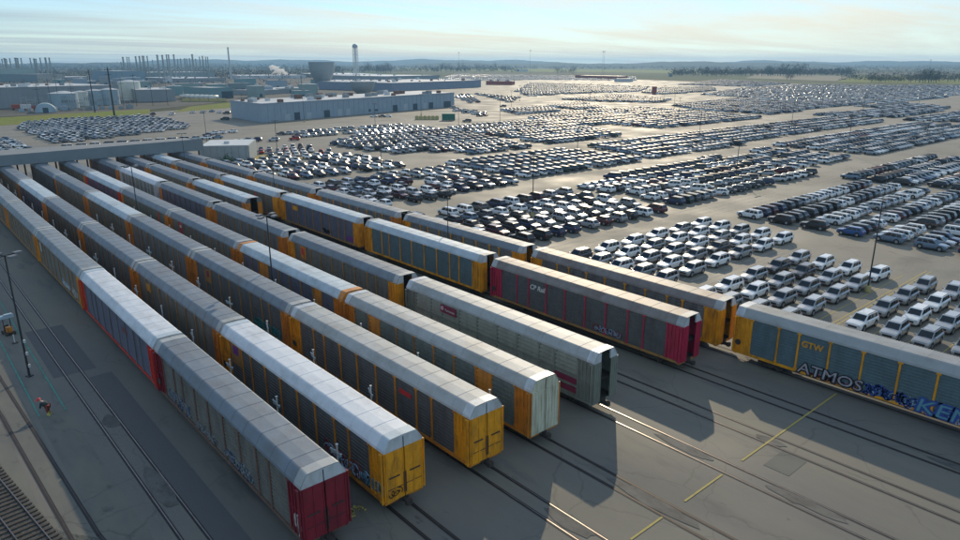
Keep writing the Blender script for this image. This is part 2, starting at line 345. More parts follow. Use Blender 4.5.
M_stain = ground_mat('oil_stained_paving', [((.07, .067, .06), (.6, .35, 1), .40, .58, .9), ((.03, .03, .028), (2.5, 1.5, 1), .58, .70, .7)], (.125, .122, .11), .75, .3, .15)
r = random.Random(17)
for k in range(30):
    x = r.choice([17, 23, 30.3, 36.6, 44.5, 44.5, 57.8, 57.8, 64.9, 10.8, 51.0])+r.uniform(-.2, .2); y = r.uniform(-12, 32) if x > 14 else r.uniform(35, 120); a_, b2 = r.uniform(.5, .66), r.uniform(1.2, 4.5)
    b = MB(); b.poly([(x+a_*cos(q*pi/7)*r.uniform(.75, 1.1), y+b2*sin(q*pi/7)*r.uniform(.75, 1.1)) for q in range(14)], .0245+.0002*k); tag(link('oil_stain', b.mesh('oil_stain', M_stain)), kind='structure')
# painted marks on the yard
def mark(name, x0, x1, y0, y1, m, z=.035):
    b = MB(); b.poly([(x0, y0), (x1, y0), (x1, y1), (x0, y1)], z); return tag(link(name, b.mesh(name, m)), kind='structure')
for x0, x1 in ((46.3, 63.6), (38.4, 43.4), (32.2, 35.7), (25.2, 28.8)):
    mark('yellow_stop_line', x0, x1, 21.91, 22.07, YLINE)
mark('green_walkway_line', 6.28, 6.42, 66, 175, GLINE); mark('green_walkway_line', 8.30, 8.44, 66, 175, GLINE)

# ------------------------------------------------------------------ autorack rail cars
BAY = [-12.1, -9.3, -7.3, -4.4, -1.5, 1.5, 4.4, 7.3, 9.3, 12.1]
ZS0, ZS1 = 1.22, 4.95
ROOF = [(1.57, 4.93), (1.54, 5.12), (1.16, 5.72), (1.08, 5.80), (1.0, 5.83), (0, 5.865)]
ROOF = [(x, z) for x, z in ROOF]+[(-x, z) for x, z in ROOF[-2::-1]]
def panel_mesh(wd, style='h'):
    b = MB(); prof = []; n = 13 if style == 'h' else 9
    H = (ZS1-ZS0)/n; dp = .04 if style == 'h' else .11
    for i in range(n):
        z = ZS0+i*H
        if style == 'h': prof += [(0, z), (0, z+H*.55), (-dp, z+H*.62), (-dp, z+H*.93)]
        else: prof += [(-dp, z+.02), (.0, z+H*.94)]
    prof += [(0, ZS1)]
    b.prism(prof, -wd/2+.03, wd/2-.03); return b
def mk_panel(wd, style): return panel_mesh(wd, style).mesh('side_panel', P_['gray'])
PAN = {(round(BAY[i+1]-BAY[i], 2), s): None for i in range(9) for s in ('h', 'l')}
for k in PAN: PAN[k] = mk_panel(*k)
def post_mesh():
    b = MB(); b.box((-.045, 0, (ZS0+ZS1)/2), (.09, .17, ZS1-ZS0)); b.box((-.055, 0, ZS1-.10), (.11, .42, .14)); b.box((-.05, 0, ZS0+.1), (.10, .30, .2))
    return b
POST = post_mesh().mesh('post', P_['yellow'])
def endsec_mesh():
    b = MB(); b.box((0.02, 0, (ZS0+ZS1)/2), (.06, 1.74, ZS1-ZS0))
    for y in (-.85, -.42, 0, .42, .85): b.box((-.05, y, (ZS0+ZS1)/2), (.10, .10, ZS1-ZS0-.02))
    b.box((-.04, 0, ZS1-.06), (.07, 1.7, .10)); b.box((-.04, 0, 3.1), (.07, 1.7, .12))
    return b
ENDS = endsec_mesh().mesh('end_section', P_['yellow'])
def ladder_mesh():
    b = MB()
    for y in (-.2, .2): b.box((0, y, 3.0), (.04, .04, 3.9))
    for i in range(11): b.box((0, 0, 1.2+i*.36), (.03, .4, .03))
    return b
LADD = ladder_mesh().mesh('ladder', P_['yellow'])
def under_mesh():
    b = MB()
    for s in (-1, 1):
        b.box((s*1.50, 0, 1.08), (.12, 27.7, .26), 0); b.box((s*1.42, 0, .90), (.05, 18.0, .16), 1)
    b.box((0, 0, .95), (.8, 27.6, .42), 1); b.box((0, 0, 1.19), (2.94, 27.5, .05), 1); b.box((0, 0, 3.12), (2.94, 27.5, .05), 1)
    for y in (-13.6, 13.6): b.box((0, y, 1.0), (3.0, .25, .30), 0)
    for y in (-5, 4): b.box((.7, y, .78), (.5, 1.2, .42), 1)
    return b
UNDER = under_mesh().mesh('underframe', [P_['yellow'], STEEL])
def truck_mesh(wheels):
    b = MB()
    for s in (-1, 1):
        b.box((s*.98, 0, .52), (.16, 2.3, .22)); b.box((s*.98, 0, .40), (.14, .8, .28))
        for y in (-.88, .88): b.box((s*1.0, y, .46), (.2, .3, .3))
    b.box((0, 0, .60), (2.2, .4, .25))
    if wheels:
        for y in (-.88, .88):
            for s in (-1, 1): b.ring((s*.66, y, .46), (s*.80, y, .46), .46, k=14)
    return b
TRUCK = truck_mesh(False).mesh('truck_frame', STEEL); TRUCKW = truck_mesh(True).mesh('truck', STEEL)
wb = MB(); wb.ring((-.07, 0, 0), (.07, 0, 0), .43, k=16); wb.ring((-.1, 0, 0), (-.06, 0, 0), .46, k=16); WHEEL = wb.mesh('wheel', mat('wheel_steel', (.10, .08, .07), .5, .5))
cbm = MB(); cbm.box((0, 0, .85), (.28, .9, .28)); cbm.box((0, .45, .85), (.42, .3, .38)); COUP = cbm.mesh('coupler', STEEL)
def roof_mesh(y0, y1, seam=True, ribs=0):
    b = MB(); b.prism(ROOF, y0+.004, y1-.004)
    if seam:
        pr = [(x*1.007, z+.018) for x, z in ROOF]
        b.prism(pr, y0-.02, y0+.03)
        for y in (y0-.02, y0+.03):
            n = len(b.v); k = len(ROOF)
            b.v += [(x, y, z) for x, z in pr]+[(x, y, z) for x, z in ROOF]
            for i in range(k-1): b.f.append((n+i, n+i+1, n+k+i+1, n+k+i)); b.m.append(0)
    for i in range(ribs):
        y = y0+(y1-y0)*(i+.5)/ribs; pr = [(x*1.01, z+.03) for x, z in ROOF]
        b.prism(pr, y-.05, y+.05)
    return b
NRP = 13; RPL = 27.8/NRP
RP = roof_mesh(0, RPL).mesh('roof_panel', P_['r_galv'])
RPR = roof_mesh(0, RPL, True, 9).mesh('roof_panel', P_['r_galv'])
def roof_full():
    b = MB()
    for i in range(NRP):
        q = roof_mesh(-13.9+i*RPL, -13.9+(i+1)*RPL); n = len(b.v); b.v += q.v; b.f += [tuple(n+j for j in f) for f in q.f]; b.m += q.m
    return b
RFULL = roof_full().mesh('roof', P_['r_galv'])
def hood_mesh():    # pale formed sheet that closes the roof over each end
    b = MB(); pr = [(x*1.012, z+.03) for x, z in ROOF]; b.prism(pr, 0, .85)
    for y in (0, .85):
        n = len(b.v); k = len(ROOF); b.v += [(x, y, z) for x, z in pr]+[(x*.99, y, z-.03) for x, z in ROOF]
        for i in range(k-1): b.f.append((n+i, n+i+1, n+k+i+1, n+k+i)); b.m.append(0)
    return b
HOOD = hood_mesh().mesh('roof_end_hood', P_['white'])
def cap_mesh():     # end fascia under the roof line, outer side at y=0 facing -y
    b = MB(); k = len(ROOF); n = 0
    pr = [(x*1.0, z) for x, z in ROOF]
    b.v += [(x, -.03, z) for x, z in pr]+[(x, .06, z) for x, z in pr]
    b.f.append(tuple(range(k))); b.m.append(0); b.f.append(tuple(range(2*k-1, k-1, -1))); b.m.append(0)
    for i in range(k-1): b.f.append((i, k+i, k+i+1, i+1)); b.m.append(0)
    b.f.append((0, k-1, 2*k-1, k)); b.m.append(0)
    b.box((0, -.045, 5.3), (.05, .03, .9), 1)
    return b
CAP = cap_mesh().mesh('end_cap', [P_['white'], BLACKM])
def caparch_mesh():  # open ended: the fascia is split, the middle stands open
    b = MB(); half = [(x, z) for x, z in ROOF if x >= .999]+[(.62, 5.845), (.62, 4.93)]
    for sg in (1,):
        n = len(b.v); k = len(half)
        for y in (-.03, .10): b.v += [(sg*x, y, z) for x, z in half]
        b.f.append(tuple(n+i for i in range(k))); b.m.append(0); b.f.append(tuple(n+k+i for i in range(k))); b.m.append(0)
        for i in range(k):
            q = (i+1) % k; b.f.append((n+i, n+k+i, n+k+q, n+q)); b.m.append(0)
    return b
CAPA = caparch_mesh().mesh('end_cap', P_['white'])
def door_mesh(wd, ribs, handles=True):     # leaf from x=0 to wd
    b = MB(); h = 4.93-1.15; b.box((wd/2, 0, 1.15+h/2), (wd-.05, .07, h-.02))
    for i in range(ribs+1):
        x = .07+(wd-.14)*i/ribs; b.box((x, -.055, 1.15+h/2), (.07, .05, h-.06))
    if handles:
        b.box((wd*.55, -.09, 3.0), (.85, .05, .09), 1); b.box((wd*.5, -.05, 2.1), (wd*.9, .03, .04), 1); b.box((.06, -.09, 2.3), (.06, .05, 1.6), 1)
    return b
DOOR = {'flat': door_mesh(1.5, 2).mesh('end_door', [P_['yellow'], STEEL]), 'rib': door_mesh(1.5, 4, False).mesh('end_door', [P_['mint'], STEEL]),
        'open': door_mesh(.92, 3, False).mesh('end_door', [P_['yellow'], STEEL])}
def sidewall_mesh():   # far cars: all bays and posts of one side together, slots panel / post / end
    b = MB()
    for i in range(9):
        y0, y1 = BAY[i], BAY[i+1]; b.quad((0, y0, ZS0), (0, y0, ZS1), (0, y1, ZS1), (0, y1, ZS0), 0)
        for z in (2.0, 2.8, 3.6, 4.3): b.box((-.012, (y0+y1)/2, z), (.03, y1-y0-.1, .14), 0)
    for y in BAY: b.box((-.045, y, (ZS0+ZS1)/2), (.09, .17, ZS1-ZS0), 1)
    for s in (-1, 1):
        b.box((-.01, s*13.0, (ZS0+ZS1)/2), (.08, 1.74, ZS1-ZS0), 2)
        for d in (-.8, 0, .8): b.box((-.06, s*13.0+d, (ZS0+ZS1)/2), (.08, .1, ZS1-ZS0), 2)
    return b
SIDEW = sidewall_mesh().mesh('side_wall', [P_['gray'], P_['yellow'], P_['yellow']])
hb = MB(); hb.box((0, 0, 3.0), (.10, .12, 3.8)); hb.box((-.06, .12, 4.85), (.2, .3, .08)); hb.box((-.06, .12, 1.2), (.2, .3, .08)); hb.box((-.06, .1, 3.0), (.2, .1, .08)); HAND = hb.mesh('grab_rail', P_['yellow'])
vb = MB(); vb.ring((0, 0, 0), (-.06, 0, 0), .30, k=14); BRAKE = vb.mesh('brake_wheel', STEEL)

def text(s, size, m, ext=.012, bold=0.0, shear=0.0, name='lettering', align='CENTER'):
    cu = D.curves.new('lettering', 'FONT'); cu.body = s; cu.size = size; cu.extrude = ext; cu.offset = bold; cu.shear = shear
    cu.align_x = align; cu.align_y = 'CENTER'; cu.resolution_u = 3
    o = D.objects.new('tmp', cu); C.objects.link(o); dg = bpy.context.evaluated_depsgraph_get(); me = D.meshes.new_from_object(o.evaluated_get(dg)); D.objects.remove(o)
    me.materials.clear(); me.materials.append(m); return me
SIDEROT = (pi/2, 0, -pi/2)
def on_side(root, name, me, y, z, off=.03, rot=0.0):
    o = link(name, me, root, (-1.5-off, y, z)); o.rotation_euler = SIDEROT
    if rot: o.rotation_euler = (Matrix.Rotation(-rot, 4, 'X') @ Matrix(((0, 0, -1, 0), (-1, 0, 0, 0), (0, 1, 0, 0), (0, 0, 0, 1)))).to_euler()
    return o
def plate(root, name, y, z, wy, wz, m, off=.03, th=.03):
    b = MB(); b.box((0, 0, 0), (th, wy, wz)); return link(name, b.mesh(name, m), root, (-1.5-off, y, z))

def railcar(x, ynear, spacing, style, lod, label, group='autorack rail cars standing in the yard'):
    st = dict(panel='gray', post='yellow', end='yellow', roof='r_galv', cap='white', door='flat', doorm=None, pstyle='h', ribbed=False, sill=None, over={})
    st.update(style)
    root = empty('autorack_rail_car', (x, ynear+13.9, 0)); tag(root, label, 'rail car', group)
    pm, tm, em, rm, cmn = P_[st['panel']], P_[st['post']], P_[st['end']], P_[st['roof']], P_[st['cap']]
    dm = P_[st['doorm'] or st['end']]; sm = P_[st['sill'] or st['post']]
    link('underframe', UNDER, root, mats=[sm, None])
    for y in (-10.1, 10.1):
        if lod == 0:
            t = link('truck', TRUCK, root, (0, y, 0))
            for dy_ in (-.88, .88):
                for s in (-1, 1):
                    wo = link('wheel', WHEEL, t, (s*.72, dy_, .46)); wo.scale = (s, 1, 1)
        else: link('truck', TRUCKW, root, (0, y, 0))
    for s in (-1, 1):
        c = link('coupler', COUP, root, (0, s*13.9, 0)); c.scale = (1, s, 1)
    if lod <= 1:
        for side in (-1, 1):
            for i in range(9):
                wd = round(BAY[i+1]-BAY[i], 2); ov = st['over'].get(i) if side < 0 else None
                o = link('side_panel', PAN[(wd, st['pstyle'])], root, (side*1.47, (BAY[i]+BAY[i+1])/2, 0), mats=[P_[ov] if ov else pm]); o.scale = (-side, 1, 1)
            for y in BAY:
                o = link('post', POST, root, (side*1.48, y, 0), mats=[tm]); o.scale = (-side, 1, 1)
            for s in (-1, 1):
                o = link('end_section', ENDS, root, (side*1.49, s*13.0, 0), mats=[em]); o.scale = (-side, 1, 1)
        rmesh = RPR if st['ribbed'] else RP
        for i in range(NRP): link('roof_panel', rmesh, root, (0, -13.9+i*RPL, 0), mats=[rm])
    else:
        for side in (-1, 1):
            o = link('side_wall', SIDEW, root, (side*1.47, 0, 0), mats=[pm, tm, em]); o.scale = (-side, 1, 1)
        link('roof', RFULL, root, mats=[rm])
    for s in (-1, 1):
        hm_ = {'r_white': 'r_blue', 'r_cream': 'white', 'r_brown': 'r_cream'}.get(st['roof'], 'r_cream')
        link('roof_end_hood', HOOD, root, (0, s*13.06, 0), mats=[P_['orange'] if st['cap'] == 'orange' else P_[hm_]]).scale = (1, s, 1)
        opn = st['door'] == 'open' or (st['door'] == 'rib' and s > 0 and False)
        if opn:
            for sx in (-1, 1): o = link('end_cap', CAPA, root, (0, s*13.88, 0), mats=[cmn]); o.scale = (sx, -s, 1)
        else: o = link('end_cap', CAP, root, (0, s*13.88, 0), mats=[cmn]); o.scale = (1, -s, 1)
        for sx in (-1, 1):
            if opn:
                d = link('end_door', DOOR['open'], root, (sx*1.56, s*13.92, 0), mats=[dm, None]); d.scale = (-sx, -s, 1)
            else:
                d = link('end_door', DOOR[st['door']], root, (sx*.02, s*13.92, 0), mats=[dm, None]); d.scale = (sx, -s, 1)
        if lod <= 1:
            lx = 1 if s < 0 else -1
            link('ladder', LADD, root, (lx*1.60, s*13.55, 0), mats=[em])
            link('grab_rail', HAND, root, (1.74*lx, s*13.8, 0), mats=[em]).scale = (lx, -s, 1); link('grab_rail', HAND, root, (-1.74*lx, s*13.8, 0), mats=[em]).scale = (-lx, -s, 1)
    if lod == 0: link('brake_wheel', BRAKE, root, (-1.66, 13.3, 2.2))
    root.scale = (1, st.get('sy', 1), 1)
    return root

M_spray = mat('spray_white', (.36, .35, .37), .7, 0, .2, 3, (.2, .06, .1), .7, (1, 1.5, 1.5)); M_green = mat('spray_green', (.16, .30, .18), .7)
M_white = mat('lettering_white', (.62, .60, .57), .6); M_pink = mat('spray_pink', (.5, .12, .2), .6); M_dbl = mat('spray_faded_blue', (.075, .11, .19), .75, 0, .2, 3); M_dwh = mat('spray_faded_white', (.22, .24, .25), .75, 0, .2, 3); M_blk = mat('spray_black', (.012, .012, .016), .6)
M_blu = mat('spray_blue', (.03, .07, .26), .7); M_cya = mat('spray_cyan', (.10, .27, .33), .7); M_sky = mat('spray_sky', (.30, .44, .60), .6)
M_org = mat('lettering_orange', (.60, .27, .02), .6); M_red = mat('plate_red', (.5, .03, .03), .6); M_mar = mat('plate_maroon', (.20, .02, .05), .6); M_pur = mat('plate_purple', (.14, .03, .20), .6)
M_redd = mat('spray_dull_red', (.25, .05, .05), .6); M_tea = mat('spray_teal', (.03, .22, .24), .6)

def stroke_mesh(seed, wdt, hgt, n, m, th=.07, ext=.03):
    """loose spray-can lettering: chained thick strokes in the X,Y plane, given a little depth"""
    r = random.Random(seed); b = MB(); x = -wdt/2
    for k in range(n*2):
        xc_ = -wdt/2+wdt*(k+.5)/(2*n)+r.uniform(-.1, .1); a_ = r.uniform(0, 6.28); pts = []
        ra, rb, yc_, sp_ = wdt/n*r.uniform(.25, .6), hgt*r.uniform(.2, .48), hgt*r.uniform(-.12, .12), r.choice((-1, 1))*r.uniform(.5, .8)
        for q in range(r.randint(5, 8)): pts.append((xc_+ra*cos(a_)+q*.03, max(-hgt/2, min(hgt/2, yc_+rb*sin(a_*1.0)))) ); a_ += sp_
        for (xa, ya), (xb, yb) in zip(pts[:-1], pts[1:]):
            d = Vector((xb-xa, yb-ya)); ln = d.length
            if ln < 1e-3: continue
            b.box(((xa+xb)/2, (ya+yb)/2, 0), (ln+th, th, ext*2), 0, math.atan2(d.y, d.x))
    return b.mesh('graffiti', m)
def graffiti(root, y, z, wd, h, seed, n, cols, th=.13):
    n = max(n, 5)
    for k, m in enumerate(cols):
        on_side(root, 'graffiti', stroke_mesh(seed+k, wd*(1-.06*k), h*(1-.12*k), n, m, th*(1.5-.6*k) if k < 2 else th*.5, .03+.006*k), y, z, .035+.012*k)

Y0 = 34.3
yel = dict(post='yellow', end='yellow')
TR = {
 1: (28.45, [dict(panel='tan', post='brown', end='maroon', roof='r_dull', sill='brown'), dict(panel='violet', post='gray', end='red', roof='r_white', sill='red', cap='white'),
     dict(panel='tan', post='bronze', end='yellow'), dict(panel='tan', post='bronze', end='orange', roof='r_galv'), dict(panel='tan', post='bronze', end='orange'), dict(panel='gray', post='bronze', end='orange', roof='r_dull'), dict()]),
 2: (28.35, [dict(panel='dark', post='orange', end='yellow', roof='r_white'), dict(panel='tan', post='bronze', end='orange', roof='r_dull'),
     dict(panel='dark', post='bronze', end='orange', roof='r_dull'), dict(panel='dark', post='bronze', end='orange', roof='r_dull'), dict(panel='violet', post='brown', end='orange', roof='r_blue'),
     dict(panel='tan', post='bronze', end='bronze', roof='r_dull')]),
 3: (28.9, [dict(panel='dark', post='orange', end='yellow', roof='r_cream'), dict(panel='dark', post='bronze', end='orange', roof='r_dull'),
     dict(panel='gray', post='bronze', end='orange', roof='r_dull'), dict(panel='tan', post='bronze', end='orange', roof='r_blue'), dict(panel='tan', post='bronze', end='orange', roof='r_dull'), dict(panel='dark', post='gray', end='dark', roof='r_dull')]),
 4: (28.95, [dict(panel='green', post='orange', end='orange', roof='r_cream', door='rib', doorm='mint', cap='mint', pstyle='l', over={1: 'orange', 7: 'orange'}),
     dict(panel='violet', post='bronze', end='orange', roof='r_blue', cap='orange', over={6: 'orange', 1: 'orange'}), dict(panel='tan', post='bronze', end='orange', roof='r_dull', over={7: 'crimson'}),
     dict(panel='green', post='bronze', end='orange', roof='r_dull'), dict(panel='violet', post='crimson', end='red', roof='r_blue'), dict(panel='tan', post='bronze', end='orange', roof='r_dull')]),
 5: (29.7, [dict(panel='silver', post='silver', end='silver', roof='r_cream', door='open', doorm='silver', pstyle='l', sill='silver'),
     dict(panel='tan', post='bronze', end='yellow', roof='r_dull', door='open'), dict(panel='gray', post='bronze', end='orange', roof='r_dull', door='open'), dict(panel='violet', post='brown', end='orange', roof='r_dull', door='open'),
     dict(panel='silver', post='white', end='white', roof='r_white', door='open', sill='crimson'), dict(panel='violet', post='bronze', end='orange', roof='r_dull', door='open')]),
 6: (30.0, [dict(panel='dark', post='crimson', end='crimson', roof='r_brown', door='open', sill='bronze'), dict(panel='teal', post='yellow', end='yellow', roof='r_blue', door='open'),
     dict(panel='violet', post='bronze', end='yellow', roof='r_blue', door='open'), dict(panel='tan', post='bronze', end='yellow', roof='r_blue', door='open'),
     dict(panel='gray', post='yellow', end='yellow', roof='r_dull', door='open'), dict(panel='gray', post='yellow', end='orange', roof='r_blue', door='open')]),
 7: (29.7, [dict(panel='gray', post='yellow', end='yellow', roof='r_brown', door='open', cap='white'), dict(panel='gray', post='yellow', end='yellow', roof='r_dull', door='open'),
     dict(panel='gray', post='yellow', end='orange', roof='r_galv', door='open'), dict(panel='gray', post='yellow', end='orange', roof='r_dull', door='open'), dict(panel='gray', post='yellow', end='orange', roof='r_dull', door='open'),
     dict(panel='gray', post='bronze', end='orange', roof='r_dull', door='open')]),
}
ROOFW = {'r_galv': 'pale grey', 'r_cream': 'cream', 'r_white': 'white', 'r_blue': 'light blue', 'r_brown': 'rusty brown', 'r_dull': 'dull grey'}
TN = {1: 'leftmost train', 2: 'second train from left', 3: 'third train from left', 4: 'fourth train from left', 5: 'fifth train from left', 6: 'train with crimson end car', 7: 'train beside the car park'}
ENDW = {'yellow': 'yellow ends', 'orange': 'orange ends', 'maroon': 'maroon end doors', 'red': 'bright red ends', 'bronze': 'faded orange ends', 'dark': 'dark ends', 'crimson': 'crimson open ends', 'white': 'silver open ends', 'silver': 'silver open ends'}
CARS = {}
for k, (spc, lst) in TR.items():
    for i, st in enumerate(lst):
        st = dict(st); st['sy'] = {1: 1.005, 2: 1.003, 3: 1.02, 4: 1.02, 5: 1.0, 6: 1.01, 7: 1.0}[k]
        lod = 0 if i < 1 else (1 if i < 3 else 2)
        lab = '%s roofed autorack, %s, %s car of the %s' % (ROOFW[st.get('roof', 'r_galv')], ENDW[st.get('end', 'yellow')], ORD[i], TN[k])
        if k == 7: lab = '%s roofed autorack, %s car beyond the graffiti one along the car park' % (ROOFW[st.get('roof', 'r_galv')], ORD[i])
        CARS[k, i] = railcar(TRK[k], Y0+spc*i, spc, st, lod, lab)
CARS[7, -1] = railcar(TRK[7], 4.8, 29, dict(panel='teal', post='yellow', end='yellow', roof='r_cream', ribbed=True, cap='white'), 0, 'teal panelled autorack with bright graffiti along its bottom, nearest the car park')
for i in range(3):
    st = [dict(panel='tan', post='bronze', end='orange', roof='r_blue', door='open', cap='gray'), dict(panel='tan', post='bronze', end='orange', roof='r_dull', door='open'), dict(panel='violet', post='bronze', end='orange', roof='r_dull', door='open')][i]
    CARS[8, i] = railcar(TRK[8], 122.4+29.9*i, 29.9, st, 2, '%s roofed autorack, %s car of the short train between two longer ones' % (ROOFW[st['roof']], ORD[i]))

# marks on the rail cars (local y: near end is -13.9)
c = CARS[6, 0]; on_side(c, 'lettering', text('CP Rail', .84, M_white, .012, .012, .2), 5.88, 3.95, .02)
graffiti(c, -4.6, 1.75, 3.6, .8, 5, 7, [M_redd, M_sky], .06)
c = CARS[7, -1]; on_side(c, 'lettering', text('GTW', .85, M_org, .02, .03), 6.0, 3.95, .02)
o = on_side(c, 'graffiti', text('ATMOS', 1.45, M_blk, .05, .10, .1), 4.1, 1.52, .06); o.scale = (1.22, 1, 1)
o = on_side(c, 'graffiti', text('ATMOS', 1.45, M_spray, .05, .0, .1), 4.1, 1.56, .085); o.scale = (1.22, 1, 1)
graffiti(c, 3.9, 1.25, 5.0, .5, 23, 8, [M_pink, M_blk], .07)
graffiti(c, -.9, 1.6, 4.2, 1.25, 21, 6, [M_blu, M_blu], .13); graffiti(c, -.9, 1.6, 3.8, .9, 25, 6, [M_sky], .05)
o = on_side(c, 'graffiti', text('KEN', 1.7, M_blu, .05, .14, .15), -5.3, 1.6, .06); o.scale = (1.3, 1, 1)
o = on_side(c, 'graffiti', text('KEN', 1.7, M_cya, .05, .0, .15), -5.3, 1.6, .08); o.scale = (1.3, 1, 1)
graffiti(c, -5.2, 1.5, 5.6, 1.2, 31, 7, [M_blu, M_sky], .07); graffiti(c, -10.6, 1.6, 4.5, 1.1, 33, 6, [M_blu, M_cya], .09)
c = CARS[5, 0]; plate(c, 'sign_plate', 6.15, 4.35, 2.6, .85, M_mar, .11, .10); on_side(c, 'lettering', text('Ferromex', .40, M_white, .01, .0, .2), 5.85, 4.3, .17)
cbb = MB(); cbb.ring((0, 0, 0), (-.03, 0, 0), .24, k=16); link('emblem', cbb.mesh('emblem', mat('emblem_pink', (.6, .35, .4), .6)), c, (-1.665, 7.1, 4.4))
for z_ in (2.6, 1.75): plate(c, 'maroon_stripe', -10.7, z_, 2.6, .5, M_mar, .09, .10)
b_ = MB(); b_.box((0, 0, 0), (.06, 24.2, .14)); link('side_rail', b_.mesh('side_rail', P_['silver']), c, (-1.56, 0, 3.1))
c = CARS[2, 0]; plate(c, 'logo_plate', 10.7, 3.9, 2.3, 2.0, P_['bronze']); plate(c, 'logo', 10.6, 4.35, 1.2, .8, M_pur, .05)
graffiti(c, -8.2, 2.0, 5.0, 1.5, 43, 5, [M_redd, M_sky], .09); graffiti(c, -12.2, 1.9, 2.6, 1.0, 47, 3, [M_sky, M_cya], .10)
b_ = MB(); b_.box((0, 0, 0), (.8, .02, .5)); 
g_ = stroke_mesh(51, .9, .6, 2, M_blk, .06, .01); o = link('graffiti', g_, c, (-.8, -13.99, 1.75)); o.rotation_euler = (pi/2, 0, 0)
c = CARS[2, 1]; plate(c, 'logo', 8.6, 3.9, 1.5, .9, M_org)
c = CARS[3, 0]; plate(c, 'number_plate', -5.8, 3.9, 1.6, .42, M_red); 
c = CARS[3, 1]; plate(c, 'logo_plate', 8.3, 3.8, 1.5, 1.7, P_['bronze']); plate(c, 'logo', 8.3, 4.1, .8, .8, M_mar, .05); graffiti(c, -8, 1.8, 6, 1.2, 55, 7, [M_tea, M_tea], .09)
c = CARS[1, 0]; graffiti(c, -3.8, 1.8, 4.6, 1.1, 61, 6, [M_dbl, M_dwh], .09); graffiti(c, 2.6, 1.7, 4.4, .8, 63, 6, [P_['gray'], M_dwh], .06); graffiti(c, 8.5, 1.9, 5, 1.2, 65, 7, [M_dbl, M_dwh], .07)
graffiti(c, -13.0, 2.0, .7, 1.5, 91, 3, [M_white], .05)
c = CARS[1, 1]; plate(c, 'logo', -4.0, 3.7, 1.6, .5, P_['maroon'], .02)
c = CARS[1, 2]; plate(c, 'white_patch', 10.6, 3.9, .9, 1.3, P_['white']); graffiti(c, -4.5, 1.8, 4, .9, 71, 5, [M_sky, M_white], .08); graffiti(c, -9.5, 1.9, 2.2, 1.2, 73, 3, [M_white], .10)
c = CARS[4, 2]; plate(c, 'logo', 8.3, 4.2, .7, .4, M_white, .03)
c = CARS[5, 1]; plate(c, 'logo_plate', 9.6, 3.9, 1.7, 1.9, P_['orange']); plate(c, 'logo', 9.6, 4.1, 1.0, 1.0, M_red, .05)
c = CARS[6, 2]; plate(c, 'logo', 8.2, 4.1, 2.2, .8, P_['yellow']); plate(c, 'purple_patch', -10.8, 1.9, 2.2, .7, M_pur); graffiti(c, -3, 1.8, 2.5, .7, 81, 3, [M_blk], .1)
c = CARS[6, 3]; plate(c, 'logo', -4.4, 3.8, .8, 1.7, M_red)
c = CARS[4, 3]; plate(c, 'logo', -9.0, 3.8, .8, 1.8, M_red)

# ------------------------------------------------------------------ yard furniture
def stand_mesh(): 
    b = MB(); b.ring((0, 0, 0), (0, 0, 4.6), .06, k=8); b.ring((0, 0, 4.6), (0, 0, 4.68), .10, k=8); b.box((0, 0, .06), (.4, .4, .12)); b.box((.08, 0, 1.4), (.2, .25, .6)); return b.mesh('post', WHITE_P)
STPOST = stand_mesh(); bb = MB(); bb.box((0, .36, 4.0), (.06, .5, .28)); bb.box((0, .6, 4.12), (.10, .16, .12)); STBRD = bb.mesh('board', PALEBLUE)
def stand(x, y, lab):
    r_ = empty('service_post', (x, y, 0), rnd.uniform(-.3, .3)); tag(r_, lab, 'service post', 'white service posts between the trains')
    link('post', STPOST, r_); link('board', STBRD, r_); o = link('board', STBRD, r_, (0, 0, 1.1)); o.scale = (1.2, -.6, .7)
n_ = 0
for i in range(17):
    y = 37.9+9.35*i
    stand(20.0, y, 'white service post with pale blue boards, %s in the aisle between first and second trains' % ORD[i])
for i in range(11):
    stand(33.4, 37.1+9.7*i, 'white service post with pale blue boards, %s in the aisle between third and fourth trains' % ORD[i])
for i in range(10):
    stand(26.6, 44+9.7*i, 'white service post with pale blue boards, %s in the aisle between second and third trains' % ORD[i])

def light_pole(x, y, h, lab, heads=4, base=True, thick=.11, group='lot lamp posts', tags=0, rot=0.0):
    r_ = empty('lamp_post', (x, y, 0), rot); tag(r_, lab, 'lamp post', group)
    b = MB(); b.ring((0, 0, 0), (0, 0, h), thick, thick*.6, 8); b.box((0, 0, .05), (.5, .5, .1)); link('pole', b.mesh('pole', POLEM), r_)
    b = MB(); b.box((0, 0, h), (2.3 if heads > 2 else 1.4, .09, .09)); 
    if heads > 2: b.box((0, 0, h), (.09, 1.9, .09))
    link('crossarm', b.mesh('crossarm', POLEM), r_)
    hb_ = MB(); hb_.box((0, 0, 0), (.75, .5, .18)); hb_.box((0, 0, -.11), (.6, .38, .05)); hm = hb_.mesh('lamp_head', mat('lamp_head', (.16, .17, .18), .6, .1))
    for dx_, dy_ in ([(-1.25, 0), (1.25, 0), (0, -1.0), (0, 1.0)] if heads > 2 else [(-.8, 0), (.8, 0)]): link('lamp_head', hm, r_, (dx_, dy_, h+.02))
    if base:
        b = MB(); b.ring((0, 0, 0), (0, 0, .85), .42, .38, 12); link('concrete_base', b.mesh('concrete_base', CONC_Y), r_)
    for k in range(tags):
        b = MB(); b.box((.1, -.1, 1.1+k*1.3), (.22, .22, .28)); link('tag', b.mesh('tag', WHITE_P), r_)
    return r_
light_pole(7.2, 76.2, 12.4, 'tall dark four-headed lamp post on the walkway by the crouching worker', base=False, group='yard lamp posts', tags=3, rot=.5)
light_pole(33.4, 76.8, 12.4, 'tall dark four-headed lamp post between third and fourth trains, nearer one', base=False, group='yard lamp posts', rot=.6)
light_pole(33.4, 132.2, 12.3, 'tall dark four-headed lamp post between third and fourth trains, farther one', base=False, group='yard lamp posts', rot=.6)
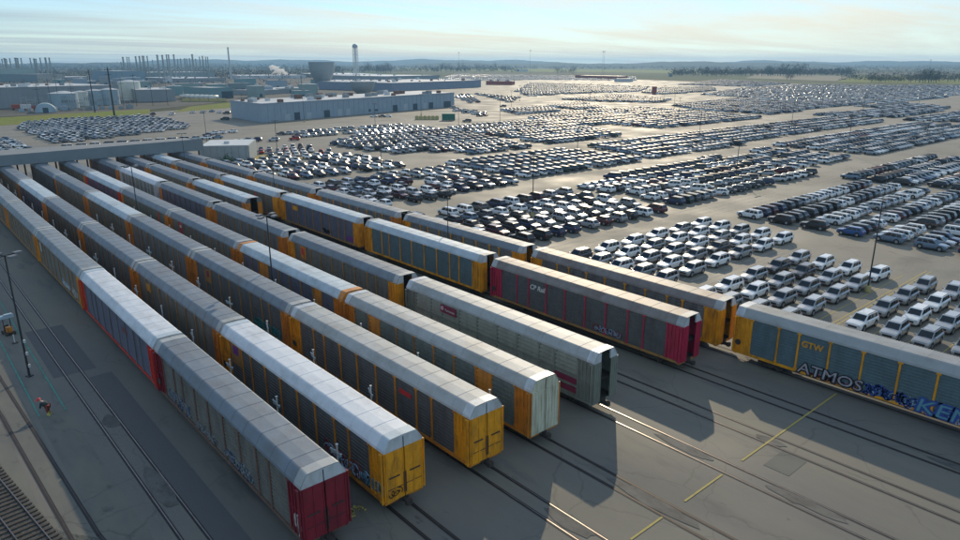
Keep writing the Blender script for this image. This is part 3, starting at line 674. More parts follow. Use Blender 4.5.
light_pole(7.2, 140, 12.4, 'tall dark four-headed lamp post at the far end of the walkway', base=False, group='yard lamp posts', rot=.6)
for i, (x, y, lab) in enumerate([(61.4, 77.6, 'thin dark lamp pole beside the blue roofed rail cars'), (61.4, 136, 'thin dark lamp pole near the far end of the trains'), (61.4, 190, 'thin dark lamp pole by the low grey building')]):
    light_pole(x, y, 12.0, lab, 2, False, .08, 'yard lamp posts')
n_ = 0
for u in (97.9, 174.5, 250, 325, 410, 500):
    for v in (32.1, 95.0, 152, 212, 272, 340, 420):
        p_ = proj(u, v)
        if not (-20 < p_[0] < 990) or (u == 97.9 and v > 280): continue
        light_pole(u+rnd.uniform(-1, 1)*(v > 33), v+rnd.uniform(-1, 1)*(v > 33), 12.6 if u < 98 and v < 33 else 12.2,
                   'lamp post on yellow base, %s line from the trains, %s back' % (ORD[[97.9, 174.5, 250, 325, 410, 500].index(u)], ORD[[32.1, 95.0, 152, 212, 272, 340, 420].index(v)]), 2)

# stain, debris and the small cart by the walkway
def cart():
    x, y = at(9, 334); r_ = empty('equipment_cart', (x, y, 0), .2); tag(r_, 'wheeled cart with pale blue board top and orange box beside the walkway', 'cart')
    b = MB(); b.box((0, 0, .25), (.9, 1.5, .1)); b.box((-.35, 0, 1.1), (.08, .08, 1.7)); b.box((.35, 0, 1.1), (.08, .08, 1.7)); link('frame', b.mesh('frame', STEEL), r_)
    b = MB(); b.box((0, .2, 2.05), (1.6, .5, .35)); b.box((.3, .1, 2.28), (.8, .4, .12)); link('board', b.mesh('board', PALEBLUE), r_)
    b = MB(); b.box((0, -.3, .65), (.5, .55, .6)); link('tool_box', b.mesh('tool_box', P_['orange']), r_)
    b = MB(); b.ring((-.2, .4, .7), (.2, .4, .7), .32, k=14); link('hose_reel', b.mesh('hose_reel', BLACKM), r_)
    b = MB(); b.ring((-.05, 0, 0), (.05, 0, 0), .2, k=12); wm = b.mesh('wheel', STEEL)
    for sx in (-.45, .45):
        for sy in (-.6, .6): link('wheel', wm, r_, (sx, sy, .2))
    x, y = at(15, 343); r_ = empty('warning_post', (x, y, 0)); tag(r_, 'short white post on a dark round foot beside the equipment cart', 'bollard')
    b = MB(); b.ring((0, 0, 0), (0, 0, .08), .3, k=12); link('foot', b.mesh('foot', STEEL), r_); b = MB(); b.ring((0, 0, .08), (0, 0, 1.0), .06, k=8); link('post', b.mesh('post', WHITE_P), r_)
cart()
def debris(x, y, lab):
    b = MB(); r = random.Random(3)
    for i in range(26): b.box((r.gauss(0, .35), r.gauss(0, .22), .04), (r.uniform(.08, .25), r.uniform(.05, .15), .06), 0, r.uniform(0, 3))
    tag(link('debris', b.mesh('debris', mat('debris_yellow', (.40, .34, .10), .8, 0, .3, 6)), loc=(x, y, .03)), lab, 'debris', kind='stuff')
debris(*at(353, 512), 'yellow scraps on the ground beside the maroon end car')

# ------------------------------------------------------------------ the worker bending over on the walkway
def skin_mesh(name, pts, edges, radii, m, sub=2):
    me = D.meshes.new(name); me.from_pydata(pts, edges, []); o = D.objects.new(name, me); C.objects.link(o)
    md = o.modifiers.new('s', 'SKIN'); md.use_smooth_shade = True
    for v, r in zip(me.skin_vertices[0].data, radii): v.radius = (r, r)
    me.skin_vertices[0].data[0].use_root = True
    o.modifiers.new('d', 'SUBSURF').levels = sub; o.modifiers['d'].render_levels = sub
    dg = bpy.context.evaluated_depsgraph_get(); me2 = D.meshes.new_from_object(o.evaluated_get(dg)); D.objects.remove(o)
    me2.materials.clear(); me2.materials.append(m); return smooth(me2)
def person():
    x, y = at(49, 414.5); r_ = empty('person', (x, y, 0), R(-38)); tag(r_, 'person in red cap and dark jacket bending forward on the green-lined walkway', 'person')
    SK = mat('skin', (.45, .28, .20), .5)
    # local -x is where the person leans
    J = [(0, 0, .88), (-.16, 0, 1.08), (-.36, 0, 1.24), (-.46, 0, 1.33), (-.60, 0, 1.40),
         (-.36, .19, 1.22), (-.42, .25, .93), (-.52, .18, .68), (-.36, -.19, 1.22), (-.44, -.25, .93), (-.56, -.16, .70),
         (.02, .10, .84), (-.08, .13, .46), (.05, .14, .08), (-.10, .15, .05), (.02, -.10, .84), (-.02, -.14, .45), (.14, -.15, .08), (-.02, -.16, .05)]
    E_ = [(0, 1), (1, 2), (2, 3), (3, 4), (2, 5), (5, 6), (6, 7), (2, 8), (8, 9), (9, 10), (0, 11), (11, 12), (12, 13), (13, 14), (0, 15), (15, 16), (16, 17), (17, 18)]
    Rr = [.13, .13, .13, .055, .105, .06, .045, .03, .06, .045, .03, .085, .06, .045, .04, .085, .06, .045, .04]
    link('body', skin_mesh('body', J, E_, Rr, SK), r_)
    up = [0, 1, 2, 5, 6, 7, 8, 9, 10]; ix = {a: i for i, a in enumerate(up)}
    J2 = [list(J[i]) for i in up]; E2 = [(ix[a], ix[b]) for a, b in E_ if a in ix and b in ix]
    link('jacket', skin_mesh('jacket', J2, E2, [.21, .23, .22, .125, .105, .075, .125, .105, .075], mat('jacket_navy', (.02, .04, .05), .8)), r_)
    lo = [0, 11, 12, 13, 15, 16, 17]; ix = {a: i for i, a in enumerate(lo)}
    J3 = [list(J[i]) for i in lo]; E3 = [(ix[a], ix[b]) for a, b in E_ if a in ix and b in ix]
    link('trousers', skin_mesh('trousers', J3, E3, [.19, .15, .12, .09, .15, .12, .09], mat('trousers_dark_red', (.16, .03, .02), .8)), r_)
    for s in ((.0, .14, .05), (.08, -.155, .05)):
        b = MB(); b.box(s, (.30, .12, .12)); b.box((s[0], s[1], .22), (.16, .16, .22)); link('boot', b.mesh('boot', mat('boot_hi_vis', (.48, .46, .12), .7)), r_)
    b = MB(); c0 = Vector((-.62, 0, 1.43))
    for k in range(5):
        a0, a1 = k*pi/10, (k+1)*pi/10; b.ring(c0+Vector((-.5, 0, .85)).normalized()*.2*sin(a0), c0+Vector((-.5, 0, .85)).normalized()*.2*sin(a1), .19*cos(a0)+.005, .19*cos(a1)+.005, 14, cap=k == 4)
    b.box((-.80, 0, 1.38), (.2, .24, .03)); link('cap', b.mesh('cap', mat('cap_red', (.55, .02, .03), .6)), r_)
    b = MB(); b.box((-.66, -.03, 1.35), (.03, .02, .02)); b.box((-.66, .03, 1.35), (.03, .02, .02)); link('eyes', b.mesh('eyes', BLACKM), r_)
    for s, (hx, hy, hz) in ((1, J[7]), (-1, J[10])):
        for k in range(5):
            a = (k-2)*.022; b = MB(); ln = (.05, .085, .09, .085, .06)[k]
            if k == 0: b.ring((hx, hy, hz-.01), (hx-.05, hy-s*.03, hz-.04), .011, .008, 6)
            else: b.ring((hx, hy+a, hz-.02), (hx-.02, hy+a*1.3, hz-.02-ln*.6), .010, .009, 6); b.ring((hx-.02, hy+a*1.3, hz-.02-ln*.6), (hx+.005, hy+a*1.3, hz-.02-ln), .009, .006, 6)
            link('finger', b.mesh('finger', SK), r_)
person()

# ------------------------------------------------------------------ canopy across the far end, low building
M_canopy = mat('canopy_grey', (.18, .21, .225), .6, .1, .08, .4)
def canopy():
    r_ = empty('inspection_canopy', (0, 200, 0)); tag(r_, 'long grey flat canopy spanning all the tracks at their far end', 'canopy')
    x0, x1 = -60, 70.2
    b = MB(); zt = lambda x: 8.55+.7*(x-22)/48 if x > 22 else 8.55; zb = lambda x: 5.95
    for (a, c_) in [(x0, 22), (22, x1)]:
        n = len(b.v)
        for y in (0, .35):
            b.v += [(a, y, 6.05), (c_, y, 6.05), (c_, y, zt(c_)), (a, y, zt(a))]
        for f in ((0, 1, 2, 3), (7, 6, 5, 4), (3, 2, 6, 7), (0, 4, 5, 1), (1, 5, 6, 2)): b.f.append(tuple(n+i for i in f)); b.m.append(0)
    link('fascia', b.mesh('fascia', M_canopy), r_)
    b = MB(); b.box(((x0+x1)/2, 7.2, 8.3), (x1-x0-.4, 13.6, .3)); link('roof', b.mesh('roof', mat('canopy_roof', (.20, .21, .21), .7)), r_)
    b = MB(); b.box((0, 0, 3.0), (.35, .35, 6.0)); me = b.mesh('column', POLEM)
    for x in (-40, -20, 0, 13.5, 20, 26.7, 33.4, 40.5, 47.7, 54.4, 61.4, 69):
        for y in (.8, 13): link('column', me, r_, (x, y, 0))
    b = MB(); b.box(((x0+x1)/2, .55, 8.35), (x1-x0, .12, .5)); link('beam', b.mesh('beam', M_canopy), r_)
canopy()
def lowbuilding():
    pL, pR = at(201, 163.5), at(250.3, 162.3); dx_, dy_ = pR[0]-pL[0], pR[1]-pL[1]; ln = math.hypot(dx_, dy_); ang = math.atan2(dy_, dx_)
    r_ = empty('low_building', (pL[0], pL[1], 0), ang); tag(r_, 'low grey flat-roofed building at the right end of the canopy', 'building')
    b = MB(); b.box((ln/2, 9, 2.6), (ln, 18, 5.2)); link('wall', b.mesh('wall', mat('grey_block_wall', (.30, .33, .33), .8, 0, .1, .5)), r_)
    b = MB(); b.box((ln/2, 9, 5.28), (ln-.5, 17.5, .12)); link('roof', b.mesh('roof', mat('pale_membrane_roof', (.55, .56, .54), .5, 0, .12, .15)), r_)
    for i in range(7):
        b = MB(); b.box((ln*(i+.5)/7, -.02, 2.6), (.08, .06, 5.0)); link('wall_joint', b.mesh('wall_joint', mat('joint_grey', (.18, .2, .2), .8)), r_)
    b = MB(); b.box((ln*.5, 6, 5.7), (1.6, 1.6, .8)); link('roof_unit', b.mesh('roof_unit', WHITE_P), r_)
    b = MB(); r = random.Random(4)
    for i in range(160):
        x = ln*.55+r.gauss(0, .9); z = abs(r.gauss(0, 1.0)); y = -.5-r.random()*.6; s = .16
        b.quad((x-s, y, z), (x+s, y+.1, z), (x+s*.5, y+.1, z+s*2), (x-s*.5, y, z+s*1.6))
    tag(link('shrub', b.mesh('shrub', mat('shrub_green', (.06, .12, .05), .9)), loc=(pL[0], pL[1], 0), rz=ang), 'small green shrub against the low grey building wall', 'shrub')
lowbuilding()

# ------------------------------------------------------------------ cars
def loft(stations, hood=False):
    b = MB(); k = 12
    for x, zb, zt, hw in stations:
        ring = [(0, zb), (hw*.88, zb), (hw*.98, zb+.16), (hw, (zb+zt)/2), (hw*.97, zt-.10), (hw*.86, zt), (0, zt+.035)]
        ring = ring+[(-y, z) for y, z in ring[-2:0:-1]]
        b.v += [(x, y, z) for y, z in ring]
    ns = len(stations)
    for i in range(ns-1):
        for j in range(k):
            a = i*k+j; c_ = i*k+(j+1) % k; b.f.append((a, c_, c_+k, a+k)); b.m.append(0)
    b.f.append(tuple(range(k))); b.m.append(0); b.f.append(tuple((ns-1)*k+j for j in range(k-1, -1, -1))); b.m.append(0)
    return b
TYPES = {
 'suv': dict(st=[(2.45, .42, .74, .70), (2.38, .28, .92, .86), (2.05, .24, 1.00, .93), (1.15, .24, 1.09, .97), (0, .24, 1.12, .98), (-1.9, .24, 1.14, .97), (-2.32, .30, 1.10, .92), (-2.44, .44, 1.0, .84)],
             gh=(1.22, .42, -2.02, -2.36, 1.08, 1.76, .87, .70), wb=(1.48, -1.42), wr=.39, L=4.9),
 'crossover': dict(st=[(2.28, .40, .70, .66), (2.2, .28, .86, .82), (1.9, .22, .95, .89), (1.05, .22, 1.02, .93), (0, .22, 1.05, .94), (-1.75, .22, 1.08, .92), (-2.14, .30, 1.05, .86), (-2.26, .44, .95, .78)],
             gh=(1.15, .30, -1.62, -2.18, 1.0, 1.63, .82, .64), wb=(1.38, -1.30), wr=.36, L=4.55),
 'sedan': dict(st=[(2.38, .36, .60, .64), (2.3, .24, .74, .80), (2.0, .20, .82, .88), (1.0, .20, .90, .91), (0, .20, .93, .92), (-1.5, .20, .96, .91), (-2.25, .26, .93, .84), (-2.40, .40, .84, .74)],
             gh=(1.05, .25, -1.15, -1.85, .88, 1.42, .80, .60), wb=(1.42, -1.36), wr=.34, L=4.8),
 'minivan': dict(st=[(2.5, .40, .70, .68), (2.4, .26, .86, .86), (2.15, .22, .96, .93), (1.5, .22, 1.06, .97), (0, .22, 1.08, .98), (-2.0, .22, 1.08, .97), (-2.42, .28, 1.06, .92), (-2.54, .42, .98, .86)],
             gh=(1.65, .75, -2.15, -2.45, 1.02, 1.74, .87, .72), wb=(1.5, -1.52), wr=.36, L=5.1),
}
M_glass = mat('car_glass', (.012, .018, .022), .06, 0, .05, 1, spec=.6)
M_tyre = mat('tyre', (.014, .014, .014), .8); M_rim = mat('alloy_rim', (.45, .45, .46), .3, .8)
M_trim = mat('black_trim', (.02, .02, .02), .5)
M_head = mat('headlight', (.65, .68, .7), .12, .3); M_tail = mat('tail_light', (.35, .01, .01), .2)
PAINT = {n: mat('paint_'+n, c_, .30, me_, .03, .3, coat=.6) for n, c_, me_ in [
    ('white', (.74, .75, .74), 0), ('silver', (.42, .44, .45), .5), ('light_grey', (.30, .32, .33), .4), ('dark_grey', (.075, .08, .085), .4),
    ('black', (.012, .013, .015), .1), ('navy', (.02, .035, .09), .3), ('blue', (.03, .09, .26), .3), ('slate_blue', (.16, .22, .29), .4),
    ('maroon', (.075, .012, .02), .3), ('dark_green', (.02, .045, .04), .3), ('red', (.35, .03, .02), .1)]}
PN = list(PAINT)
PCOL = {n: tuple(PAINT[n].node_tree.nodes['Color Ramp'].color_ramp.elements[0].color)[:3] for n in PN}
def greenhouse(b, g, m=0):
    xa, xb, xc, xd, z0, z1, w0, w1 = g
    n = len(b.v); zr = z1-.07
    lo = [(xa, w0*.92, z0), (xd, w0*.9, z0)]
    ring0 = [(xa, -w0*.90, z0-.05), (xa, w0*.90, z0-.05), (xd, w0*.92, z0-.05), (xd, -w0*.92, z0-.05)]
    ring1 = [(xb, -w1, zr), (xb, w1, zr), (xc, w1, zr), (xc, -w1, zr)]
    ring2 = [(xb-.25, -w1*.8, z1), (xb-.25, w1*.8, z1), (xc+.12, w1*.8, z1-.02), (xc+.12, -w1*.8, z1-.02)]
    b.v += ring0+ring1+ring2
    for q in (0, 4):
        for i in range(4):
            j = (i+1) % 4; b.f.append((n+q+i, n+q+j, n+q+4+j, n+q+4+i)); b.m.append(m)
    b.f.append((n+8, n+9, n+10, n+11)); b.m.append(m)
def lerp(a, b_, t): return tuple(a[i]+(b_[i]-a[i])*t for i in range(3))
def patch(b, A, B, C_, D_, u0, u1, v0, v1, off, m=0):
    """quad on the face A-B (bottom) D-C (top), pushed out by off"""
    def P(u, v): return Vector(lerp(lerp(A, B, u), lerp(D_, C_, u), v))
    p = [P(u0, v0), P(u1, v0), P(u1, v1), P(u0, v1)]; nrm = (p[1]-p[0]).cross(p[3]-p[0]).normalized()*off
    n = len(b.v); b.v += [tuple(q+nrm) for q in p]+[tuple(q-nrm*.3) for q in p]
    b.f.append((n, n+1, n+2, n+3)); b.m.append(m)
    for i in range(4):
        j = (i+1) % 4; b.f.append((n+i, n+4+i, n+4+j, n+j)); b.m.append(m)
CARM = {}
for tname, T in TYPES.items():
    b = loft(T['st']); greenhouse(b, T['gh'])
    xa, xb, xc, xd, z0, z1, w0, w1 = T['gh']; zr = z1-.07; zl = z0-.05
    d = {}
    hw = T['st'][3][3]
    for s in (-1, 1):       # arches, mirrors, door seams
        for xw in T['wb']: b.ring((xw, s*(hw-.06), T['wr']+.03), (xw, s*(hw+.004), T['wr']+.03), T['wr']+.09, k=12, m=1)
        b.box((xa-.25, s*(w0+.12), z0+.10), (.14, .2, .14), 0)
        for xs in (xb+.2, xb-.85, xb-1.85): b.box((xs, s*(hw-.003), .68), (.02, .012, .62), 1)
        b.box((-.1, s*(hw-.01), .27), (2.0, .05, .12), 1)
        if tname in ('suv', 'minivan'): b.box(((xb+xc)/2, s*w1*.9, z1+.01), (xb-xc-.4, .04, .05), 1)
    x0 = T['st'][0][0]; b.box((x0-.03, 0, .62), (.10, 1.0, .24), 1); b.box((x0-.05, 0, .42), (.08, 1.25, .14), 1); b.box((T['st'][-1][0]+.03, 0, .5), (.08, 1.3, .14), 1)
    d['body'] = b.mesh('body', [PAINT['white'], M_trim])
    A, B = (xa, -w0*.90, zl), (xa, w0*.90, zl); Dd, Cc = (xb, -w1, zr), (xb, w1, zr)
    g = MB(); patch(g, A, B, Cc, Dd, .06, .94, .10, .93, .010); d['windshield'] = g.mesh('windshield', M_glass)
    A, B = (xd, w0*.92, zl), (xd, -w0*.92, zl); Dd, Cc = (xc, w1, zr), (xc, -w1, zr)
    g = MB(); patch(g, A, B, Cc, Dd, .10, .90, .22, .92, .010); d['rear_window'] = g.mesh('rear_window', M_glass)
    for s, nm in ((1, 'L'), (-1, 'R')):
        if s > 0: A, B, Cc, Dd = (xa, w0*.90, zl), (xd, w0*.92, zl), (xc, w1, zr), (xb, w1, zr)
        else: A, B, Cc, Dd = (xd, -w0*.92, zl), (xa, -w0*.90, zl), (xb, -w1, zr), (xc, -w1, zr)
        for q, (a0, a1) in enumerate(((.10, .38), (.41, .66), (.69, .93))):
            if s < 0: a0, a1 = 1-a1, 1-a0
            g = MB(); patch(g, A, B, Cc, Dd, a0, a1, .16, .90, .010); d['side_window%s%d' % (nm, q)] = g.mesh('side_window', M_glass)
    g = MB(); g.ring((0, -.11, 0), (0, .11, 0), T['wr'], k=14, m=0); g.ring((0, .10, 0), (0, .125, 0), T['wr']*.62, k=10, m=1); d['wheel'] = g.mesh('wheel', [M_tyre, M_rim])
    s1 = T['st'][1]
    for s, nm in ((1, 'L'), (-1, 'R')):
        g = MB(); g.box((s1[0]-.02, s*s1[3]*.80, s1[2]-.14), (.22, .30, .14), 0); d['headlight'+nm] = g.mesh('headlight', M_head)
        s2 = T['st'][-2]; g = MB(); g.box((s2[0]+.02, s*s2[3]*.90, s2[2]-.18), (.16, .14, .36), 0); d['tail_light'+nm] = g.mesh('tail_light', M_tail)
    CARM[tname] = d
def make_car(tname, paint, x, y, ang, lod, label, group):
    d = CARM[tname]; T = TYPES[tname]
    r_ = empty({'suv': 'suv', 'crossover': 'crossover', 'sedan': 'sedan', 'minivan': 'minivan'}[tname], (x, y, 0), ang); tag(r_, label, 'car', group)
    link('body', d['body'], r_, mats=[PAINT[paint], None])
    link('windshield', d['windshield'], r_); link('rear_window', d['rear_window'], r_)
    for nm in 'LR':
        for q in range(3):
            if q == 2 and tname == 'sedan': continue
            link('side_window', d['side_window%s%d' % (nm, q)], r_)
    hw = T['st'][3][3]
    for xw in T['wb']:
        for s in (-1, 1):
            o = link('wheel', d['wheel'], r_, (xw, s*(hw-.10), T['wr'])); o.scale = (1, s, 1)
    if lod == 0:
        for nm in 'LR': link('headlight', d['headlight'+nm], r_); link('tail_light', d['tail_light'+nm], r_)
    return r_

# parked positions: (x, y, heading, type, paint, block, rank along, row)
POS = []
def pick(r, pal): return r.choices([p for p, _ in pal], [q for _, q in pal])[0]
PALA = [('white', 6), ('silver', 5), ('light_grey', 4), ('dark_grey', 2), ('slate_blue', 1)]
PALB = [('white', 6), ('silver', 3), ('black', 4), ('dark_grey', 4), ('slate_blue', 2), ('navy', 2), ('maroon', 1.4), ('light_grey', 2)]
PALC = [('white', 11), ('silver', 7), ('black', 3), ('dark_grey', 4), ('slate_blue', 3), ('navy', 1), ('maroon', .8), ('light_grey', 4), ('dark_green', .5)]
PALL = [('white', 10), ('silver', 7), ('slate_blue', 4), ('light_grey', 4), ('dark_grey', 2), ('navy', 1)]
PALR = [('white', 3), ('red', 1), ('maroon', 2), ('slate_blue', 2), ('navy', 1), ('silver', 1)]
def block(name, u0, u1, v0, v1, pu, pv, axis, pal, types, seed, drop=.04, grp=0, gap=2.5, poly=None, turn=0.0, jit=.12, flip=.3, runs=False):
    """axis 'u': cars point along -u ; axis 'v': cars point along +v"""
    r = random.Random(seed); j = 0; v = v0
    while v <= v1:
        u = u0; i = 0; cnt = 0; runp = pick(r, pal); rowflip = r.random() < flip; u += r.uniform(-.08, .08)
        ty = pick(r, types)
        while u <= u1:
            if r.random() > drop and (poly is None or inside(u, v, poly)):
                if runs and r.random() < .45: p = runp
                else: runp = p = pick(r, pal)
                if r.random() < .35: ty = pick(r, types)
                h = (pi if axis == 'u' else pi/2)+turn+r.gauss(0, .02)
                if rowflip: h += pi
                POS.append((u+r.uniform(-jit, jit)*.5, v+r.uniform(-jit, jit), h, ty, p, name, cnt, j))
            cnt += 1; i += 1; u += pu
            if grp and i % grp == 0 and axis == 'v': u += gap
        v += pv; j += 1
def inside(x, y, P):
    c_ = False; n = len(P)
    for i in range(n):
        x1, y1 = P[i]; x2, y2 = P[(i+1) % n]
        if (y1 > y) != (y2 > y) and x < (x2-x1)*(y-y1)/(y2-y1)+x1: c_ = not c_
    return c_
SU = [('suv', 8), ('minivan', 1), ('crossover', 2)]; MX = [('suv', 6), ('crossover', 5), ('minivan', 1), ('sedan', 1)]; SD = [('sedan', 5), ('crossover', 4), ('minivan', 1)]
block('A1', 83.5, 105.5, 3.2, 27.4, 6.9, 3.45, 'u', PALA, [('suv', 1)], 1, 0, flip=0, jit=.1)
block('A2', 77.4, 107, 33.6, 46, 6.9, 3.75, 'u', PALA, [('suv', 1)], 2, .02, flip=0, jit=.12)
block('A3', 73.3, 115.5, 52.4, 68.4, 6.95, 3.95, 'u', PALA, [('suv', 1)], 3, .0, flip=0, jit=.12)
block('B', 129.8, 187, 27.6, 67, 3.3, 6.45, 'v', PALB, SU, 4, .06, 4, .6, flip=.15, runs=True)
block('B2', 196, 258, 40.5, 73, 3.1, 6.5, 'v', PALB, SU, 5, .04, 7, 2.5, flip=.15, runs=True)
block('G', 77.5, 121.5, 82.3, 110, 4.05, 6.45, 'v', PALB, MX, 6, .05, 5, 1.2, flip=.15)
block('F', 101.5, 123.0, 128, 158, 4.1, 5.9, 'v', PALB, MX, 7, .08, 0, 0, flip=.5)
block('E', 76.8, 97.5, 124.5, 157, 4.1, 5.9, 'v', PALB, MX, 8, .05, 0, 0, flip=.5)
block('E2', 79, 118, 171, 208, 3.9, 5.9, 'v', PALB, MX, 9, .10, 6, 3, flip=.5)
block('H', 130.5, 190, 84.5, 116, 3.15, 6.4, 'v', PALC, MX, 10, .06, 6, 1.5, flip=.15, poly=[(129, 80), (146, 80), (146, 120), (129, 120)])
block('H3', 148, 196, 84, 119, 3.6, 6.3, 'v', PALB, MX, 11, .08, 0, 0, turn=R(28), jit=.4, flip=0, runs=True)
block('H4', 198, 243, 92, 122, 3.2, 6.6, 'v', PALC, MX, 12, .15, 6, 4, flip=.2)
block('I', 131.5, 182, 133, 166, 3.2, 6.2, 'v', PALC, MX, 13, .05, 9, 2, flip=.3)
block('K', 191, 250, 135, 172, 3.1, 6.2, 'v', PALC, MX, 14, .05, 8, 3, flip=.3, poly=[(190, 131), (252, 131), (256, 176), (199, 170)])
block('N', 255, 402, 90, 123, 3.1, 6.4, 'v', PALC, MX, 15, .05, 12, 3, flip=.2, runs=True)
block('M', 256, 405, 141, 172, 3.1, 6.3, 'v', PALC, MX, 16, .06, 12, 3, flip=.2)
block('J', 197, 275, 186, 262, 3.1, 6.1, 'v', PALC, MX, 17, .04, 12, 2, flip=.3, poly=[(195, 184), (240, 184), (276, 262), (300, 285), (238, 286), (203, 253)])
block('D', 129, 200, 181, 290, 3.1, 6.1, 'v', PALC, MX, 18, .03, 14, 2, flip=.3, poly=[(128, 237), (134, 196), (148, 193), (153, 178), (181, 181), (190, 215), (199, 257), (197, 287), (186, 288), (145, 246)])
block('Rw', 134, 197, 270, 286, 3.4, 15, 'v', PALL, SD, 19, .06, 0, 0, turn=R(25), flip=0)
block('Rd', 97, 120, 215, 238, 3.0, 7.0, 'v', PALR, SD, 20, .15, 0, 0, turn=R(-25), flip=0)
block('L1', 50, 125, 306, 440, 3.1, 7.2, 'v', PALL, SD, 21, .03, 0, 0, turn=R(2), flip=.0, poly=[(53, 400), (53, 348), (52, 306), (117, 344), (123, 400), (121, 435), (108, 448), (62, 432)])
block('L2', 52, 108, 288, 296, 4.6, 20, 'u', PALL, SD, 22, .0, 0, 0, flip=0, turn=R(-20))
block('L0', 12, 40, 279, 352, 5.6, 5.4, 'u', PALL, SD, 23, .05, 0, 0, flip=0, turn=R(-25))
V2P = [(281, 283), (249, 227), (284, 226), (284, 196), (300, 192), (380, 192), (396, 250), (400, 290), (368, 300)]
block('V2', 245, 410, 190, 300, 3.3, 6.3, 'v', PALC, MX, 24, .05, 14, 3, poly=V2P)
block('O', 415, 610, 120, 212, 3.6, 7, 'v', PALC, MX, 25, .06, 14, 4, poly=[(424, 186), (426, 158), (440, 142), (560, 150), (604, 188), (540, 208), (520, 176)])
block('O2', 424, 540, 108, 136, 3.4, 6.4, 'v', PALC, MX, 38, .05, 14, 4, poly=[(424, 134), (424, 118), (450, 108), (540, 130), (540, 136)])
block('Gl', 555, 1140, 198, 470, 4.6, 9, 'v', PALL+[('white', 8)], MX, 26, .05, 20, 8, turn=R(44), jit=1.0, poly=[(619, 381), (606, 337), (558, 246), (590, 200), (680, 200), (838, 215), (1136, 250), (1140, 330), (1074, 356), (1016, 466), (802, 440)])
block('Pp', 408, 580, 200, 318, 3.6, 7, 'v', PALC, MX, 27, .05, 14, 4, poly=[(441, 296), (409, 251), (411, 201), (500, 213), (578, 210), (560, 260), (572, 318)])
block('Q', 590, 845, 404, 525, 4.2, 8, 'v', PALC, MX, 28, .05, 0, 0, poly=[(614, 449), (593, 404), (724, 425), (841, 504), (759, 525)])
block('Rr', 880, 1215, 463, 708, 4.6, 9, 'v', PALC, MX, 29, .1, 0, 0, poly=[(883, 583), (887, 464), (1055, 500), (1212, 707)])
block('Ss', 460, 800, 455, 800, 4.2, 8.5, 'v', PALC+[('white', 6)], MX, 30, .1, 16, 6, poly=[(534, 554), (464, 461), (540, 480), (636, 465), (781, 556), (799, 795)])
block('Tt', 440, 565, 322, 434, 3.8, 7.5, 'v', PALC, MX, 31, .05, 0, 0, poly=[(444, 406), (445, 364), (470, 323), (515, 345), (560, 433)])
block('Uu', 353, 424, 300, 366, 3.5, 7, 'v', PALC, MX, 32, .05, 0, 0, poly=[(364, 347), (355, 311), (380, 303), (422, 365)])
block('Vv', 295, 368, 300, 348, 3.5, 7, 'v', PALC, MX, 33, .05, 0, 0, poly=[(310, 337), (295, 302), (332, 305), (364, 347)])
block('W1', 262, 310, 296, 384, 4, 14, 'v', PALC, MX, 34, .1, 0, 0, poly=[(307, 382), (283, 348), (264, 297), (287, 321)])
block('W2', 345, 465, 405, 552, 4, 16, 'v', PALC, MX, 35, .2, 0, 0, poly=[(410, 509), (345, 405), (362, 412), (465, 552)])
block('W3', 378, 468, 400, 548, 4, 9, 'v', PALC, MX, 36, .1, 0, 0, poly=[(466, 545), (423, 471), (380, 400), (443, 454)])
block('Wh', 820, 1350, 760, 1640, 6, 18, 'v', [('white', 10), ('silver', 3)], [('minivan', 3), ('suv', 2)], 37, .15, 30, 12, poly=[(820, 1060), (850, 935), (960, 925), (1036, 765), (1330, 985), (1300, 1600)])
r = random.Random(50)
for (px, py, h, ty, p) in [(467, 122, .9, 'suv', 'dark_grey'), (404, 131, .8, 'suv', 'white'), (427, 133, .8, 'suv', 'dark_green'), (227, 114, .6, 'suv', 'dark_grey'), (225, 120, .6, 'suv', 'dark_green'),
                           (193, 113, .2, 'sedan', 'white'), (203, 113, .2, 'sedan', 'silver'), (212, 112, .2, 'sedan', 'slate_blue'), (220, 113, .2, 'sedan', 'white'), (153, 115, .2, 'crossover', 'maroon'), (172, 115, .2, 'crossover', 'white'),
                           (235, 143, .5, 'sedan', 'white'), (241, 142.5, .5, 'sedan', 'white'), (248, 141, .5, 'sedan', 'slate_blue'), (257, 141, .5, 'crossover', 'navy'), (274, 141, .9, 'crossover', 'silver'),
                           (295, 140, .8, 'crossover', 'red'), (374, 117, .8, 'sedan', 'white'), (382, 117, .8, 'sedan', 'dark_grey'), (388, 117, .8, 'sedan', 'white'), (208, 136, .5, 'sedan', 'navy'), (215, 134, .5, 'sedan', 'white'), (222, 133.5, .5, 'sedan', 'white'), (233, 132.5, .5, 'sedan', 'white'),
                           (466, 113, .9, 'sedan', 'white'), (503, 107, .9, 'suv', 'dark_grey')]:
    u, v = at(px, py); POS.append((u, v, h+pi/2, ty, p, 'X', len(POS), 0))
